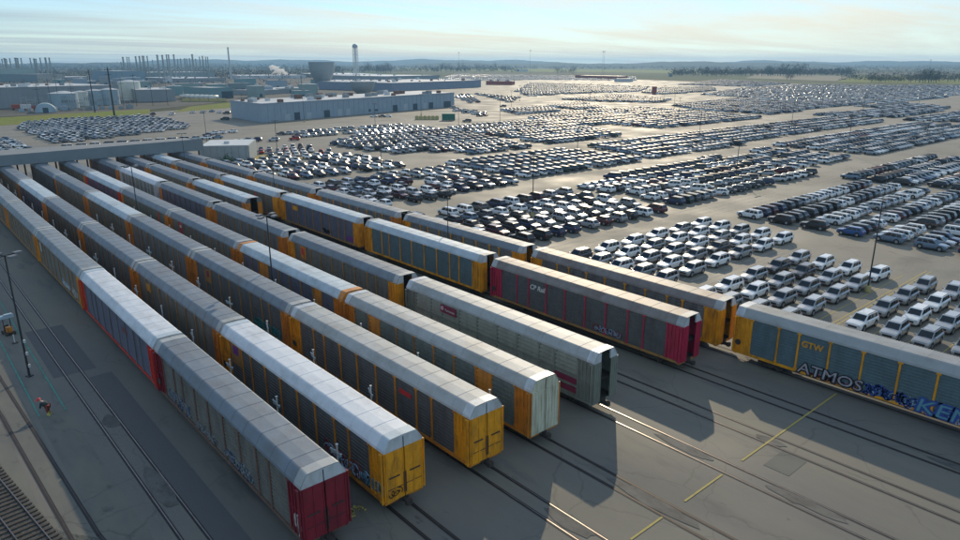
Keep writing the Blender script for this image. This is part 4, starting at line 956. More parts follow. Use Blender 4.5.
# hand-placed paints of the nearest side-on rank
def fixpaint(block_, j, cols):
    k = 0
    for i, q in enumerate(POS):
        if q[5] == block_ and q[7] == j and k < len(cols):
            POS[i] = q[:4]+(cols[k],)+q[5:]; k += 1
fixpaint('B', 6, ['white', 'navy', 'maroon', 'navy']); fixpaint('B', 5, ['black', 'black', 'dark_grey']); fixpaint('B', 4, ['black', 'white', 'white', 'white'])
fixpaint('B', 3, ['blue', 'black', 'dark_grey']); fixpaint('B', 2, ['slate_blue', 'white', 'silver']); fixpaint('B', 1, ['slate_blue', 'silver', 'navy']); fixpaint('B', 0, ['navy', 'silver'])
fixpaint('A1', 7, ['white', 'light_grey', 'light_grey', 'light_grey']); fixpaint('A1', 6, ['silver', 'white', 'white', 'silver'])
vis = []; rest = []
for q in POS:
    px, py, f = proj(q[0], q[1], .8)
    if f < 5 or px > 985 or px < -25 or py > 560: 
        if f > 5 and -80 < px < 1060: rest.append(q)
        continue
    vis.append((f, q))
vis.sort(key=lambda t: t[0])
near = [q for _, q in vis[:300]]; rest += [q for _, q in vis[300:]]
WHERE = {'A1': 'in {j} row before the yellow line', 'A2': 'in {j} row past the yellow line', 'A3': 'in {j} row past the empty strip',
         'B': 'side-on across the aisle, {j} rank', 'B2': 'in {j} rank at the frame edge', 'G': 'in {j} rank past the cross aisle',
         'F': 'in {j} rank behind the second aisle', 'E': 'in {j} rank over the train roofs', 'E2': 'in the {j} rank near the far train end',
         'H': 'in the {j} rank of the corner block', 'H3': 'in the {j} angled rank', 'H4': 'in the {j} rank behind the angled cars', 'I': 'in the {j} rank of the mid block', 'K': 'in the {j} rank of the dense block',
         'N': 'in the {j} rank of the long block', 'D': 'in the {j} rank of the pale block'}
TW = {'suv': 'SUV', 'crossover': 'crossover', 'sedan': 'sedan', 'minivan': 'minivan'}
for k, q in enumerate(near):
    x, y, h, ty, p, bl, i, j = q
    jj = 7-j if bl == 'A1' else j
    lab = '%s %s, %s from the trains %s' % (p.replace('_', ' '), TW[ty], ORD[min(i, 25)], WHERE.get(bl, 'in {j} rank of the far block').replace('{j}', ORD[min(jj, 25)]))
    make_car(ty, p, x, y, h, 0 if k < 110 else 1, lab, 'cars parked in the lot beside the trains')
# the rest: one mesh of simpler cars
def low_template(T):
    b = MB(); st = T['st']; k = 8
    sel = [st[0], st[1], st[3], st[5], st[7]]
    for x, zb, zt, hw in sel:
        rg = [(hw*.9, zb), (hw, (zb+zt)/2), (hw*.9, zt)]; rg = rg+[(-y, z) for y, z in rg[::-1]]
        b.v += [(x, y, z) for y, z in rg]
    for i in range(4):
        for j in range(6):
            a = i*6+j; c_ = i*6+(j+1) % 6; b.f.append((a, c_, c_+6, a+6)); b.m.append(0)
    b.f.append(tuple(range(6))); b.m.append(0); b.f.append(tuple(24+j for j in range(5, -1, -1))); b.m.append(0)
    xa, xb, xc, xd, z0, z1, w0, w1 = T['gh']
    n = len(b.v); b.v += [(xa, -w0*.9, z0-.03), (xa, w0*.9, z0-.03), (xd, w0*.92, z0-.03), (xd, -w0*.92, z0-.03), (xb, -w1, z1-.06), (xb, w1, z1-.06), (xc, w1, z1-.06), (xc, -w1, z1-.06)]
    for i in range(4):
        j = (i+1) % 4; b.f.append((n+i, n+j, n+4+j, n+4+i)); b.m.append(1)
    b.f.append((n+4, n+5, n+6, n+7)); b.m.append(1)
    n = len(b.v); b.v += [(xb+.05, -w1*1.01, z1-.09), (xb+.05, w1*1.01, z1-.09), (xc-.05, w1*1.01, z1-.09), (xc-.05, -w1*1.01, z1-.09), (xb-.3, -w1*.55, z1+.02), (xb-.3, w1*.55, z1+.02), (xc+.25, w1*.55, z1), (xc+.25, -w1*.55, z1)]
    for i in range(4):
        j = (i+1) % 4; b.f.append((n+i, n+j, n+4+j, n+4+i)); b.m.append(0)
    b.f.append((n+4, n+5, n+6, n+7)); b.m.append(0)
    for s in (-1, 1):
        xm = (xb+xc)/2
        n = len(b.v); b.v += [(xm+.06, s*w0*.925, z0), (xm-.06, s*w0*.925, z0), (xm-.05, s*w1*1.02, z1-.06), (xm+.05, s*w1*1.02, z1-.06)]; b.f.append((n, n+1, n+2, n+3)); b.m.append(0)
        for xw in T['wb']: b.ring((xw, s*(T['st'][3][3]-.15), T['wr']), (xw, s*(T['st'][3][3]+.01), T['wr']), T['wr'], k=7, m=2)
    return b
TPL = {k: low_template(T) for k, T in TYPES.items()}
FPAINT = [mat('far_lightened_paint_'+n, tuple(min(.8, c*1.1) for c in PCOL[n]), .5, 0, .03, .3) for n in PN]  # distant ranks brightened in the paint colour, matte to hold down sun glints
def far_cars(lst):
    V = []; FI = []; FL = []; MI = []; off = 0
    for tname, t in TPL.items():
        sel = [q for q in lst if q[3] == tname]
        if not sel: continue
        tv = np.array(t.v); fl = np.array([len(f) for f in t.f]); fi = np.array([i for f in t.f for i in f]); tm = np.array(t.m)
        P = np.array([(q[0], q[1], q[2]) for q in sel]); c_, s_ = np.cos(P[:, 2:3]), np.sin(P[:, 2:3])
        X = tv[None, :, 0]*c_-tv[None, :, 1]*s_+P[:, 0:1]; Y = tv[None, :, 0]*s_+tv[None, :, 1]*c_+P[:, 1:2]; Z = np.broadcast_to(tv[None, :, 2], X.shape)
        V.append(np.stack([X, Y, Z], -1).reshape(-1, 3)); n = len(sel)
        FI.append((fi[None, :]+(np.arange(n)*len(tv))[:, None]+off).ravel()); FL.append(np.tile(fl, n))
        pi_ = np.array([PN.index(q[4])+2 for q in sel])[:, None]
        MI.append(np.where(tm[None, :] == 0, pi_, tm[None, :]-1).ravel()); off += n*len(tv)
    V = np.concatenate(V); FI = np.concatenate(FI); FL = np.concatenate(FL); MI = np.concatenate(MI)
    me = D.meshes.new('far_parked_cars'); me.vertices.add(len(V)); me.vertices.foreach_set('co', V.ravel())
    me.loops.add(len(FI)); me.loops.foreach_set('vertex_index', FI.astype(np.int32)); me.polygons.add(len(FL))
    me.polygons.foreach_set('loop_start', np.concatenate([[0], np.cumsum(FL)[:-1]]).astype(np.int32))
    for m in [mat('distant_glass', (.02, .03, .035), .20), M_tyre]+FPAINT: me.materials.append(m)
    me.polygons.foreach_set('material_index', MI.astype(np.int32)); me.update(calc_edges=True); me.validate()
    print('far cars', len(lst), 'polys', len(FL))
    return me
tag(link('far_parked_cars', far_cars(rest)), 'thousands of cars in dense ranks filling the distant car parks', 'cars', kind='stuff')

# lot line paint
def lotlines():
    root = empty('lot_marking', (0, 0, 0)); tag(root, kind='structure')
    def ln(x0, y0, x1, y1, wdt, m, z=-.045):
        b = MB(); d_ = Vector((x1-x0, y1-y0)).normalized()*wdt/2; b.poly([(x0-d_.y, y0+d_.x), (x0+d_.y, y0-d_.x), (x1+d_.y, y1-d_.x), (x1-d_.y, y1+d_.x)], z); link('painted_line', b.mesh('painted_line', m), root)
    ln(74, 29.6, 115, 29.6, .16, YLINE); ln(74, 30.15, 115, 30.15, .16, YLINE)
    v = 25.5
    while v > -12: ln(78, v, 110, v, .14, YLINE); v -= 3.45
    for k in range(5): ln(78, 31.7+3.75*k, 110, 31.7+3.75*k, .12, YLINE)
    for k in range(4): ln(84, 48.2+1.2*k, 112, 48.2+1.2*k, .12, WLINE)
    for k in range(6): ln(128, 24+6.45*k+3.2, 186, 24+6.45*k+3.2, .12, WLINE)
    for k in range(4): ln(75, 72.5+2.0*k, 250, 72.5+2.3*k, .10, WLINE)
lotlines()

# ------------------------------------------------------------------ buildings and industry
M_shed = mat('shed_wall_bluegrey', (.27, .33, .38), .6, .1, .07, .3); M_roofw = mat('pale_roof', (.52, .52, .50), .55, 0, .15, .03, (.25, .24, .22), .5, (.05, .05, 1))
M_shed2 = mat('shed_wall_grey', (.24, .26, .27), .7, 0, .08, .1); M_doorb = mat('dock_door_dark', (.03, .06, .08), .5); M_doorw = mat('dock_door_pale', (.35, .40, .42), .6)
M_chim = mat('chimney_steel', (.20, .24, .24), .6, .2, .15, .05)
M_rib = mat('wall_rib', (.20, .25, .29), .6)
def shed(p0, p1, depth, h, lab, wallm=None, roofm=None, bays=0, doors=(), units=0, seed=1, name='warehouse', skew=0.0):
    def sk(b):
        b.v = [(x+y*skew, y, z) for x, y, z in b.v]; return b
    dx_, dy_ = p1[0]-p0[0], p1[1]-p0[1]; ln = math.hypot(dx_, dy_); ang = math.atan2(dy_, dx_)
    r_ = empty(name, (p0[0], p0[1], 0), ang); tag(r_, lab, 'building')
    b = MB(); b.box((ln/2, depth/2, h/2), (ln, depth, h)); sk(b); link('wall', b.mesh('wall', wallm or M_shed), r_)
    b = MB(); b.box((ln/2, depth/2, h+.12), (ln-.8, depth-.8, .2)); sk(b)
    link('roof', b.mesh('roof', roofm or M_roofw), r_)
    b = MB(); b.box((ln/2, 0, h+.22), (ln+.2, .4, .5)); b.box((0, depth/2, h+.22), (.4, depth, .5)); sk(b); link('parapet', b.mesh('parapet', wallm or M_shed), r_)
    if bays:
        b = MB(); b.box((0, -.04, h/2), (.10, .08, h-.1)); me = b.mesh('wall_rib', M_rib)
        for i in range(1, bays): link('wall_rib', me, r_, (ln*i/bays, 0, 0))
    for (t, wd, hh, z, dark) in doors:
        b = MB(); b.box((ln*t, -.05, z+hh/2), (wd, .14, hh)); link('dock_door' if hh > 2 else 'window', b.mesh('dock_door', M_doorb if dark else M_doorw), r_)
    r = random.Random(seed)
    for i in range(units):
        s = r.uniform(1.5, 4); b = MB(); b.box((0, 0, s*.3), (s, s*.8, s*.6)); b.box((0, 0, s*.62), (s*.7, s*.5, .1))
        link('roof_unit', b.mesh('roof_unit', r.choice([WHITE_P, M_shed2, P_['brown']])), r_, (r.uniform(.04, .96)*ln, r.uniform(.1, .9)*depth, h+.2))
    return r_
PB0, PB1 = (154.5, 350), (320, 395)
shed(PB0, PB1, 44, 9.3, 'long blue-grey warehouse with white roof and dock doors behind the parked cars', bays=40, seed=3, units=34, skew=.33,
     doors=[(.10, 3.5, 3.5, 0, 0), (.14, 4, 4, 0, 1), (.19, 3.5, 3.5, 0, 0), (.27, 4.5, 4, 0, 1), (.33, 3.5, 4, 0, 0), (.37, 3.5, 4, 0, 0), (.48, 1.5, 1.5, 1.2, 1), (.515, 2.6, 1.2, 1.2, 1), (.62, 4.5, 4, 0, 1), (.68, 4, 4.2, 0, 0), (.74, 4.5, 4, 0, 1), (.80, 4, 4, 0, 0), (.84, 4.5, 4, 0, 1), (.95, 8, 4, 0, 1)])
def pxshed(x0, y0, x1, y1, h, depth, lab, **k): return shed(at(x0, y0), at(x1, y1), depth, h, lab, **k)
pxshed(392, 91.3, 481, 87.2, 8.5, 120, 'second long blue-grey shed behind the warehouse with a white roof', wallm=mat('shed_wall_dark', (.19, .23, .29), .6), bays=26, units=20, seed=5)
pxshed(318, 86, 392, 86.0, 5.5, 120, 'wide pale-roofed plant hall between the two grey hoppers and the long shed', wallm=M_shed2, units=20, seed=6)
pxshed(-30, 110, 121, 103.5, 13.5, 90, 'long grey factory hall at the far left behind the storage yard', wallm=M_shed2, bays=30, units=14, seed=7)
pxshed(138, 102, 176, 101, 9, 60, 'grey box shed just right of the large pale tank', wallm=M_shed2, bays=8, units=4, seed=8)
pxshed(212, 99, 233, 98, 9, 40, 'teal grey shed with dark door beside the warehouse end', wallm=mat('teal_wall', (.16, .27, .28), .7), bays=5, doors=[(.75, 12, 6, 0, 1)], seed=9)
pxshed(262, 95, 318, 91, 4, 40, 'low cluttered roofed annex behind the warehouse', wallm=M_shed2, units=22, seed=10)
pxshed(240, 79, 306, 78.3, 6, 120, 'white roofed store by the steam plume', wallm=mat('white_wall', (.5, .5, .5), .7), roofm=mat('bright_roof', (.7, .7, .68), .6), units=8, seed=11)
pxshed(178, 82.5, 226, 81.5, 6, 150, 'long white roofed store under the second chimney row', wallm=M_shed2, roofm=MATS['bright_roof'], units=8, seed=12)
pxshed(322, 78, 384, 77.5, 6, 300, 'vast low hall with white roof below the water tower', wallm=M_shed2, roofm=MATS['bright_roof'], units=12, seed=13)
pxshed(385, 80.5, 440, 79, 7, 160, 'flat white roofed hall behind the long shed', wallm=M_shed2, roofm=MATS['bright_roof'], units=12, seed=14)
pxshed(0, 82, 38, 81, 21, 120, 'tall grey-green process building under the first chimney row', wallm=mat('process_wall', (.24, .31, .29), .8), bays=14, seed=15, name='factory')
pxshed(38, 82, 63, 81, 12, 120, 'darker process building at the right of the first chimney row', wallm=mat('process_wall2', (.15, .20, .21), .8), bays=8, seed=16, name='factory')
pxshed(118, 82, 146, 81.5, 17, 120, 'blue-grey plant block under the second chimney row', wallm=mat('process_wall3', (.19, .27, .32), .8), bays=10, seed=17, name='factory')
pxshed(150, 80, 215, 79, 13, 120, 'plant block with pipework under the right chimneys', wallm=mat('process_wall4', (.22, .27, .28), .8), bays=16, units=14, seed=18, name='factory')
pxshed(66, 81, 104, 80, 6, 150, 'low far shed between the two chimney rows', wallm=M_shed2, units=6, seed=19)
pxshed(575, 78.5, 617, 79.5, 6, 30, 'red and white low building at the far lot edge', wallm=mat('far_red', (.28, .07, .05), .8), seed=20)
pxshed(486, 84.8, 512, 85.0, 5, 20, 'small red brown sheds right of the long shed', wallm=MATS['far_red'], units=4, seed=21)
pxshed(617, 82, 633, 82, 5, 25, 'small white shed at the far lot edge', wallm=MATS['white_wall'], seed=22)
pxshed(516, 71.5, 528, 71.5, 8, 40, 'tiny white farm building in the far fields', wallm=MATS['white_wall'], seed=23)
pxshed(670, 76.6, 672.5, 76.6, 7, 12, 'tiny dark hut before the distant trees', wallm=MATS['process_wall2'], seed=24)
pxshed(653, 94.2, 656.5, 94.2, 7, 6, 'small brown booth among the far parked cars', wallm=MATS['far_red'], seed=25)
r = random.Random(31)
for i in range(26):
    px = 62+i*10.3+r.uniform(-3, 3); py = r.uniform(83, 98) if px > 175 else r.uniform(82, 90); u, v = at(px, py); sx, sy, sh = r.uniform(8, 30), r.uniform(8, 20), r.uniform(4, 11)
    o_ = empty('plant_building', (u, v, 0), R(r.choice((-10, 15, 80)))); tag(o_, 'small plain plant building behind the tanks, %s from the left of its scatter' % ORD[i], 'building', 'small plant buildings')
    b = MB(); b.box((0, 0, sh/2), (sx, sy, sh)); link('wall', b.mesh('wall', r.choice([M_shed2, M_shed, MATS['process_wall'], MATS['white_wall'], MATS['teal_wall'], MATS['process_wall2']])), o_)
    b = MB(); b.box((0, 0, sh+.15), (sx+.3, sy+.3, .3)); b.box((sx*.2, 0, sh+1), (2.5, 2.5, 1.6)); link('roof', b.mesh('roof', r.choice([M_roofw, M_shed2])), o_)
    b = MB(); b.box((0, -sy/2-.05, 1.5), (3, .15, 3)); link('door', b.mesh('door', M_doorb), o_)
    if i % 3 == 0: b = MB(); b.ring((sx*.4, sy*.3, 0), (sx*.4, sy*.3, sh+r.uniform(4, 10)), .7, k=8); link('vent_pipe', b.mesh('vent_pipe', M_chim), o_)
# covered bin and hoarding
def yellow_barrier():
    a, b_ = at(415, 119.5), at(439, 119.5); r_ = empty('barrier_stack', (a[0], a[1], 0), math.atan2(b_[1]-a[1], b_[0]-a[0])); tag(r_, 'long dull yellow stack of barriers beside the green container', 'barrier')
    ln = math.hypot(b_[0]-a[0], b_[1]-a[1])
    for i in range(6): b = MB(); b.box((ln*(i+.5)/6, 0, .9), (ln/6-.2, 1.6, 1.8)); b.box((ln*(i+.5)/6, 0, 1.95), (ln/6-.8, 1.0, .3)); link('block', b.mesh('block', CONC_Y), r_)
    a, b_ = at(442, 120.5), at(455, 120.5); r_ = empty('container', (a[0], a[1], 0), math.atan2(b_[1]-a[1], b_[0]-a[0])); tag(r_, 'dark green shipping container standing among the parked cars', 'container')
    ln = math.hypot(b_[0]-a[0], b_[1]-a[1]); b = MB(); b.box((ln/2, 1.5, 1.9), (ln, 3, 3.4)); link('shell', b.mesh('shell', mat('container_green', (.02, .14, .10), .6)), r_)
    for i in range(9): b = MB(); b.box((ln*(i+.5)/9, -.04, 1.9), (.18, .08, 3.2)); link('rib', b.mesh('rib', MATS['container_green']), r_)
yellow_barrier()
# tanks
M_tank = mat('pale_tank', (.50, .52, .46), .6, 0, .1, .1); M_tank2 = mat('blue_grey_tank', (.26, .34, .38), .6, 0, .1, .1)
def tank(px, py, r0, h, m, lab, dome=True):
    u, v = at(px, py); r_ = empty('storage_tank', (u, v, 0)); tag(r_, lab, 'tank')
    b = MB(); b.ring((0, 0, 0), (0, 0, h), r0, k=32, cap=False); link('shell', smooth(b.mesh('shell', m)), r_)
    b = MB(); b.ring((0, 0, h), (0, 0, h+r0*.16), r0, r0*.2, 32); link('roof', b.mesh('roof', M_roofw), r_)
    b = MB(); b.ring((0, 0, h-.25), (0, 0, h-.05), r0*1.01, k=32); link('rim', b.mesh('rim', m), r_)
tank(131, 100, 8.6, 15, M_tank, 'large pale round tank, tallest beside the grey box shed')
tank(111, 104.5, 6.6, 11, M_tank2, 'blue-grey round tank left of the large pale one')
tank(96, 105, 6.0, 10.5, M_tank2, 'blue-grey round tank between the two tall wooden poles')
tank(82, 106, 5.0, 10, M_tank, 'narrow cream tank left of the blue-grey tanks')
tank(65, 108, 9.0, 10, M_tank2, 'broad blue-grey tank at the left of the tank row')
for i in range(7):
    u, v = at(185+i*4.8, 99.5+.15*i); r_ = empty('tank_trailer', (u, v, 0), R(10)); tag(r_, 'white horizontal tank, %s in the row left of the teal shed' % ORD[i], 'tank', 'white horizontal tanks')
    b = MB(); b.ring((-4, 0, 2.6), (4, 0, 2.6), 1.7, k=14); link('barrel', smooth(b.mesh('barrel', mat('white_barrel', (.6, .6, .55), .5))), r_)
    b = MB(); b.box((-2.5, 0, .5), (.5, 2.4, 1)); b.box((2.5, 0, .5), (.5, 2.4, 1)); link('cradle', b.mesh('cradle', STEEL), r_)
for i in range(5):
    u, v = at(186+i*9, 101.5); b = MB(); b.box((0, 0, .7), (7, 2.4, 1.4)); b.box((0, 0, 1.9), (6, 2.0, 1.0)); tag(link('yellow_crate_stack', b.mesh('crate', CONC_Y), loc=(u, v, 0)), 'yellow equipment stack, %s before the white horizontal tanks' % ORD[i], 'crates', 'yellow stacks by the tanks')
# grey funnel-shaped hoppers
def hopper(x0, x1, yb, ytop, dist_y, lab):
    u, v = at((x0+x1)/2, dist_y); f = proj(u, v)[2]; s = f/FPX
    Wd = (x1-x0)*s; ztop = CAM_H+(63.3-ytop)*s; zbot = max(0.5, CAM_H+(63.3-yb)*s)
    r_ = empty('hopper', (u, v, 0), -YAW); tag(r_, lab, 'hopper')
    b = MB(); Rt = Wd/2; k = 40
    lv = [(1.0, 1.0), (.985, .8), (.95, .6), (.86, .38), (.72, .18), (.55, 0.0)]
    for (a0, t0), (a1, t1) in zip(lv[:-1], lv[1:]):
        b.ring((0, 0, zbot+(ztop-zbot)*t1), (0, 0, zbot+(ztop-zbot)*t0), Rt*a1, Rt*a0, k, cap=False)
    link('bowl', smooth(b.mesh('bowl', mat('hopper_grey', (.25, .28, .29), .6, .1, .1, .05))), r_)
    b = MB(); b.ring((0, 0, ztop-.4), (0, 0, ztop), Rt*1.01, k=k); link('rim', b.mesh('rim', MATS['hopper_grey']), r_)
    b = MB(); b.ring((0, 0, 0), (0, 0, zbot+.3), Rt*.5, k=k); link('base', b.mesh('base', M_shed2), r_)
def mat_get(n): return MATS[n]
hopper(310, 335.5, 81, 62.0, 85, 'tall grey bowl-shaped hopper on the skyline, larger of the two')
hopper(351, 375, 92, 80.5, 95, 'smaller grey bowl-shaped hopper behind the warehouse roof')
# chimneys
def chimney(px, top, dist_y, wpx, lab, grp='plant chimneys', m=None):
    u, v = at(px, dist_y); f = proj(u, v)[2]; s = f/FPX; z = CAM_H+(63.3-top)*s; r0 = wpx*s*.55
    r_ = empty('chimney', (u, v, 0)); tag(r_, lab, 'chimney', grp)
    b = MB(); b.ring((0, 0, 0), (0, 0, z), r0*1.15, r0*.85, 10); link('stack', b.mesh('stack', m or M_chim), r_)
    b = MB(); b.ring((0, 0, z-1.2), (0, 0, z-.2), r0*1.1, k=10); link('collar', b.mesh('collar', STEEL), r_)
c1 = [(2.5, 58.5, 2.2), (6, 59, 1.2), (8.5, 58.5, 1.6), (10.2, 59, 1.2), (13.8, 58.6, 1.2), (19.3, 58.0, 1.7), (21.4, 58.2, 1.7), (25, 58.4, 1.2), (34, 58.2, 1.2), (37.8, 58.7, 1.6), (39.6, 59.0, 1.2), (44, 58, 1.2), (49.2, 57.8, 1.8), (53, 57.8, 1.4)]
for i, (x, t, w_) in enumerate(c1): chimney(x, t, 81, w_, 'grey steel chimney, %s from the left in the left chimney row' % ORD[i])
c2 = [(123.5, 62, .9), (126, 57.2, 1.6), (130, 57, .9), (132, 57.2, .9), (138.8, 56.6, 1.5), (142.5, 56.4, 1.5), (145.6, 56.1, 1.3), (147, 56.2, .9), (150.2, 56.3, 1.2), (155, 60, .8), (160.3, 55.2, 1.7), (165.3, 55.3, 1.6), (169.5, 54.9, 1.2), (171.5, 55, 1.3), (176.7, 54.8, 1.4),
      (180, 59, .9), (183, 58.7, 1), (187, 58.6, 1.2), (189, 58.6, .8), (192, 58.5, 1), (195, 54.6, 1.6), (198, 59, .9), (202, 57, 1), (205, 56.3, 1.2), (208, 57, .9), (210, 57, .9)]
for i, (x, t, w_) in enumerate(c2): chimney(x, t, 80.5, w_, 'grey steel chimney, %s from the left in the right chimney row' % ORD[i])
chimney(231, 48.2, 80, 1.5, 'tall single pale chimney standing alone left of the steam plume', None, mat('pale_chimney', (.42, .45, .45), .6))
# water tower
def water_tower():
    u, v = at(356.5, 79); f = proj(u, v)[2]; s = f/FPX; zt = CAM_H+(63.3-44.8)*s; r0 = 2.6*s
    r_ = empty('water_tower', (u, v, 0)); tag(r_, 'grey water tower with round tank on thin legs on the skyline', 'water tower')
    M = mat('tower_grey', (.26, .31, .36), .5, .2)
    b = MB()
    for k in range(8):
        a0, a1 = -pi/2+pi*k/8, -pi/2+pi*(k+1)/8
        b.ring((0, 0, zt-r0*.85+sin(a0)*r0*.85), (0, 0, zt-r0*.85+sin(a1)*r0*.85), max(.05, cos(a0))*r0, max(.05, cos(a1))*r0, 20, cap=False)
    link('tank', smooth(b.mesh('tank', M)), r_); b = MB(); b.ring((0, 0, zt-r0*.95), (0, 0, zt-r0*.8), r0*1.08, k=20); link('balcony', b.mesh('balcony', M), r_)
    ML = mat('tower_leg', (.38, .42, .42), .5)
    for k in range(6):
        a = k*pi/3+.3; b = MB(); b.ring((cos(a)*r0*1.15, sin(a)*r0*1.15, 0), (cos(a)*r0*.9, sin(a)*r0*.9, zt-r0*1.2), .55, .45, 6); link('leg', b.mesh('leg', ML), r_)
    b = MB(); b.ring((0, 0, 0), (0, 0, zt-r0*1.5), 1.0, k=8); link('riser', b.mesh('riser', ML), r_)
    for zz in (.35, .7):
        b = MB()
        for k in range(6):
            a, a2 = k*pi/3+.3, (k+1)*pi/3+.3; q = r0*(1.15-.25*zz); b.ring((cos(a)*q, sin(a)*q, zt*zz), (cos(a2)*q, sin(a2)*q, zt*zz), .3, k=5)
        link('brace', b.mesh('brace', ML), r_)
water_tower()
# wooden utility poles and substation frames
M_wood = mat('dark_wood_pole', (.035, .03, .026), .8)
def upole(px, py, h, lab, thick=.35):
    u, v = at(px, py); r_ = empty('utility_pole', (u, v, 0), R(-30)); tag(r_, lab, 'utility pole', 'tall poles by the storage yard')
    b = MB(); b.ring((0, 0, 0), (0, 0, h), thick, thick*.6, 8); link('pole', b.mesh('pole', M_wood), r_)
    for z in (h-1.5, h-4): b = MB(); b.box((0, 0, z), (3.6, .2, .2)); link('crossarm', b.mesh('crossarm', M_wood), r_)
upole(114.5, 116, 27.5, 'tallest dark wooden pole rising before the pale tank', .55); upole(95, 112.5, 26, 'second dark wooden pole left of the tallest one', .38)
for i, x in enumerate((40, 52, 60, 74, 124, 137, 153, 168)): upole(x, 110.5-.03*x, 17+3*(i % 3), 'slim grey pole in the storage yard, %s from the left' % ORD[i], .16)
def substation():
    r = random.Random(8); M = mat('galvanised_frame', (.30, .34, .36), .6, .2)
    for i in range(16):
        px = 26+i*6.8+r.uniform(-1, 1); u, v = at(px, 111-.035*px+r.uniform(-1.5, 1)); r_ = empty('substation_frame', (u, v, 0), R(-25)); tag(r_, 'grey lattice frame in the substation, %s from the left' % ORD[i], 'substation frame', 'substation frames')
        b = MB(); w_ = r.uniform(3, 5); h = r.uniform(5, 10)
        for sx in (-w_/2, w_/2): b.ring((sx, 0, 0), (sx, 0, h), .18, .12, 5)
        link('uprights', b.mesh('uprights', M), r_); b = MB(); b.box((0, 0, h), (w_+1, .3, .3)); b.box((0, 0, h*.7), (w_, .25, .25)); link('crossbeam', b.mesh('crossbeam', M), r_)
        for k in range(3): b = MB(); b.ring((w_*(k-1)*.35, 0, h*.7), (w_*(k-1)*.35, 0, h*.5), .16, k=6); link('insulator', b.mesh('insulator', P_['brown']), r_)
    for i in range(14):
        px = 24+i*8+r.uniform(-2, 2); u, v = at(px, 113.0-.035*px); s = r.uniform(1.4, 3.2); b = MB(); b.box((0, 0, s/2), (s*1.4, s, s)); b.box((0, 0, s+.3), (s*.4, s*.4, .6))
        tag(link('transformer', b.mesh('transformer', r.choice([M_shed, M_tank2, M_shed2])), loc=(u, v, 0), rz=r.uniform(0, 1)), 'grey equipment cabinet at the front of the substation, %s from the left' % ORD[i], 'cabinet', 'substation cabinets')
    for i, (px, m, lab) in enumerate([(20, 'far_red', 'red lorry cab parked by the left factory hall'), (29, 'white_wall', 'pale box lorry parked by the left factory hall')]):
        u, v = at(px, 109.8); r_ = empty('lorry', (u, v, 0), R(-15)); tag(r_, lab, 'lorry'); b = MB(); b.box((-1.5, 0, 2.2), (6, 2.5, 2.8)); link('box_body', b.mesh('box_body', MATS[m]), r_)
        b = MB(); b.box((3, 0, 1.6), (2.2, 2.4, 2.2)); link('cab', b.mesh('cab', MATS['far_red']), r_); b = MB(); b.box((4.1, 0, 2.0), (.1, 2, .8)); link('windshield', b.mesh('windshield', M_glass), r_)
        for xw in (-3.5, 3):
            for s in (-1, 1): b = MB(); b.ring((xw, s*1.0, .5), (xw, s*1.3, .5), .5, k=10); link('wheel', b.mesh('wheel', M_tyre), r_)
    u, v = at(46, 112); r_ = empty('white_tent', (u, v, 0), R(-10)); tag(r_, 'white rounded shelter at the left of the tank row', 'shelter'); b = MB()
    b.prism([(6*cos(pi*k/10), 5.5*sin(pi*k/10)) for k in range(11)], -7, 7, caps=True); link('cover', smooth(b.mesh('cover', M_tank2)), r_); b = MB(); b.box((0, -7.1, 1.5), (3, .2, 3)); link('door', b.mesh('door', M_doorb), r_)
substation()
# steam plume: real volume, drifting up-left
def steam():
    u, v = at(286, 77); b = MB(); s = proj(u, v)[2]/FPX; rx = Vector((_r[0], _r[1], 0)); r = random.Random(12); K = 16; J = 14
    for k in range(K):
        t = k/(K-1); c0 = Vector((u, v, 0))+rx*(6-20*t+2*sin(k*1.7))*s+Vector((0, 0, CAM_H+(63.3-81+16*t+1.2*sin(k*2.3))*s)); rad = (5.4-2.8*t+1.1*sin(k*2.1))*s*(.15 if k in (0, K-1) else 1)
        for j in range(J):
            p = 2*pi*j/J; w_ = rad*(1+r.uniform(-.28, .28)); b.v.append(tuple(c0+rx*w_*cos(p)+Vector((-rx.y, rx.x, 0))*w_*sin(p)+Vector((0, 0, 1))*w_*.5*cos(p)))
    for k in range(K-1):
        for j in range(J): b.f.append((k*J+j, k*J+(j+1) % J, (k+1)*J+(j+1) % J, (k+1)*J+j)); b.m.append(0)
    b.f.append(tuple(range(J-1, -1, -1))); b.m.append(0); b.f.append(tuple((K-1)*J+j for j in range(J))); b.m.append(0)
    m = D.materials.new('steam'); m.use_nodes = True; t = m.node_tree; t.nodes.clear(); o_ = t.nodes.new('ShaderNodeOutputMaterial'); p = t.nodes.new('ShaderNodeVolumePrincipled')
    p.inputs['Color'].default_value = (.95, .95, .95, 1); p.inputs['Density'].default_value = .12; p.inputs['Anisotropy'].default_value = .4; t.links.new(p.outputs[0], o_.inputs['Volume'])
    tag(link('steam', b.mesh('steam', m)), 'white steam plume drifting left above the plant roofs', 'steam', kind='stuff')
steam()

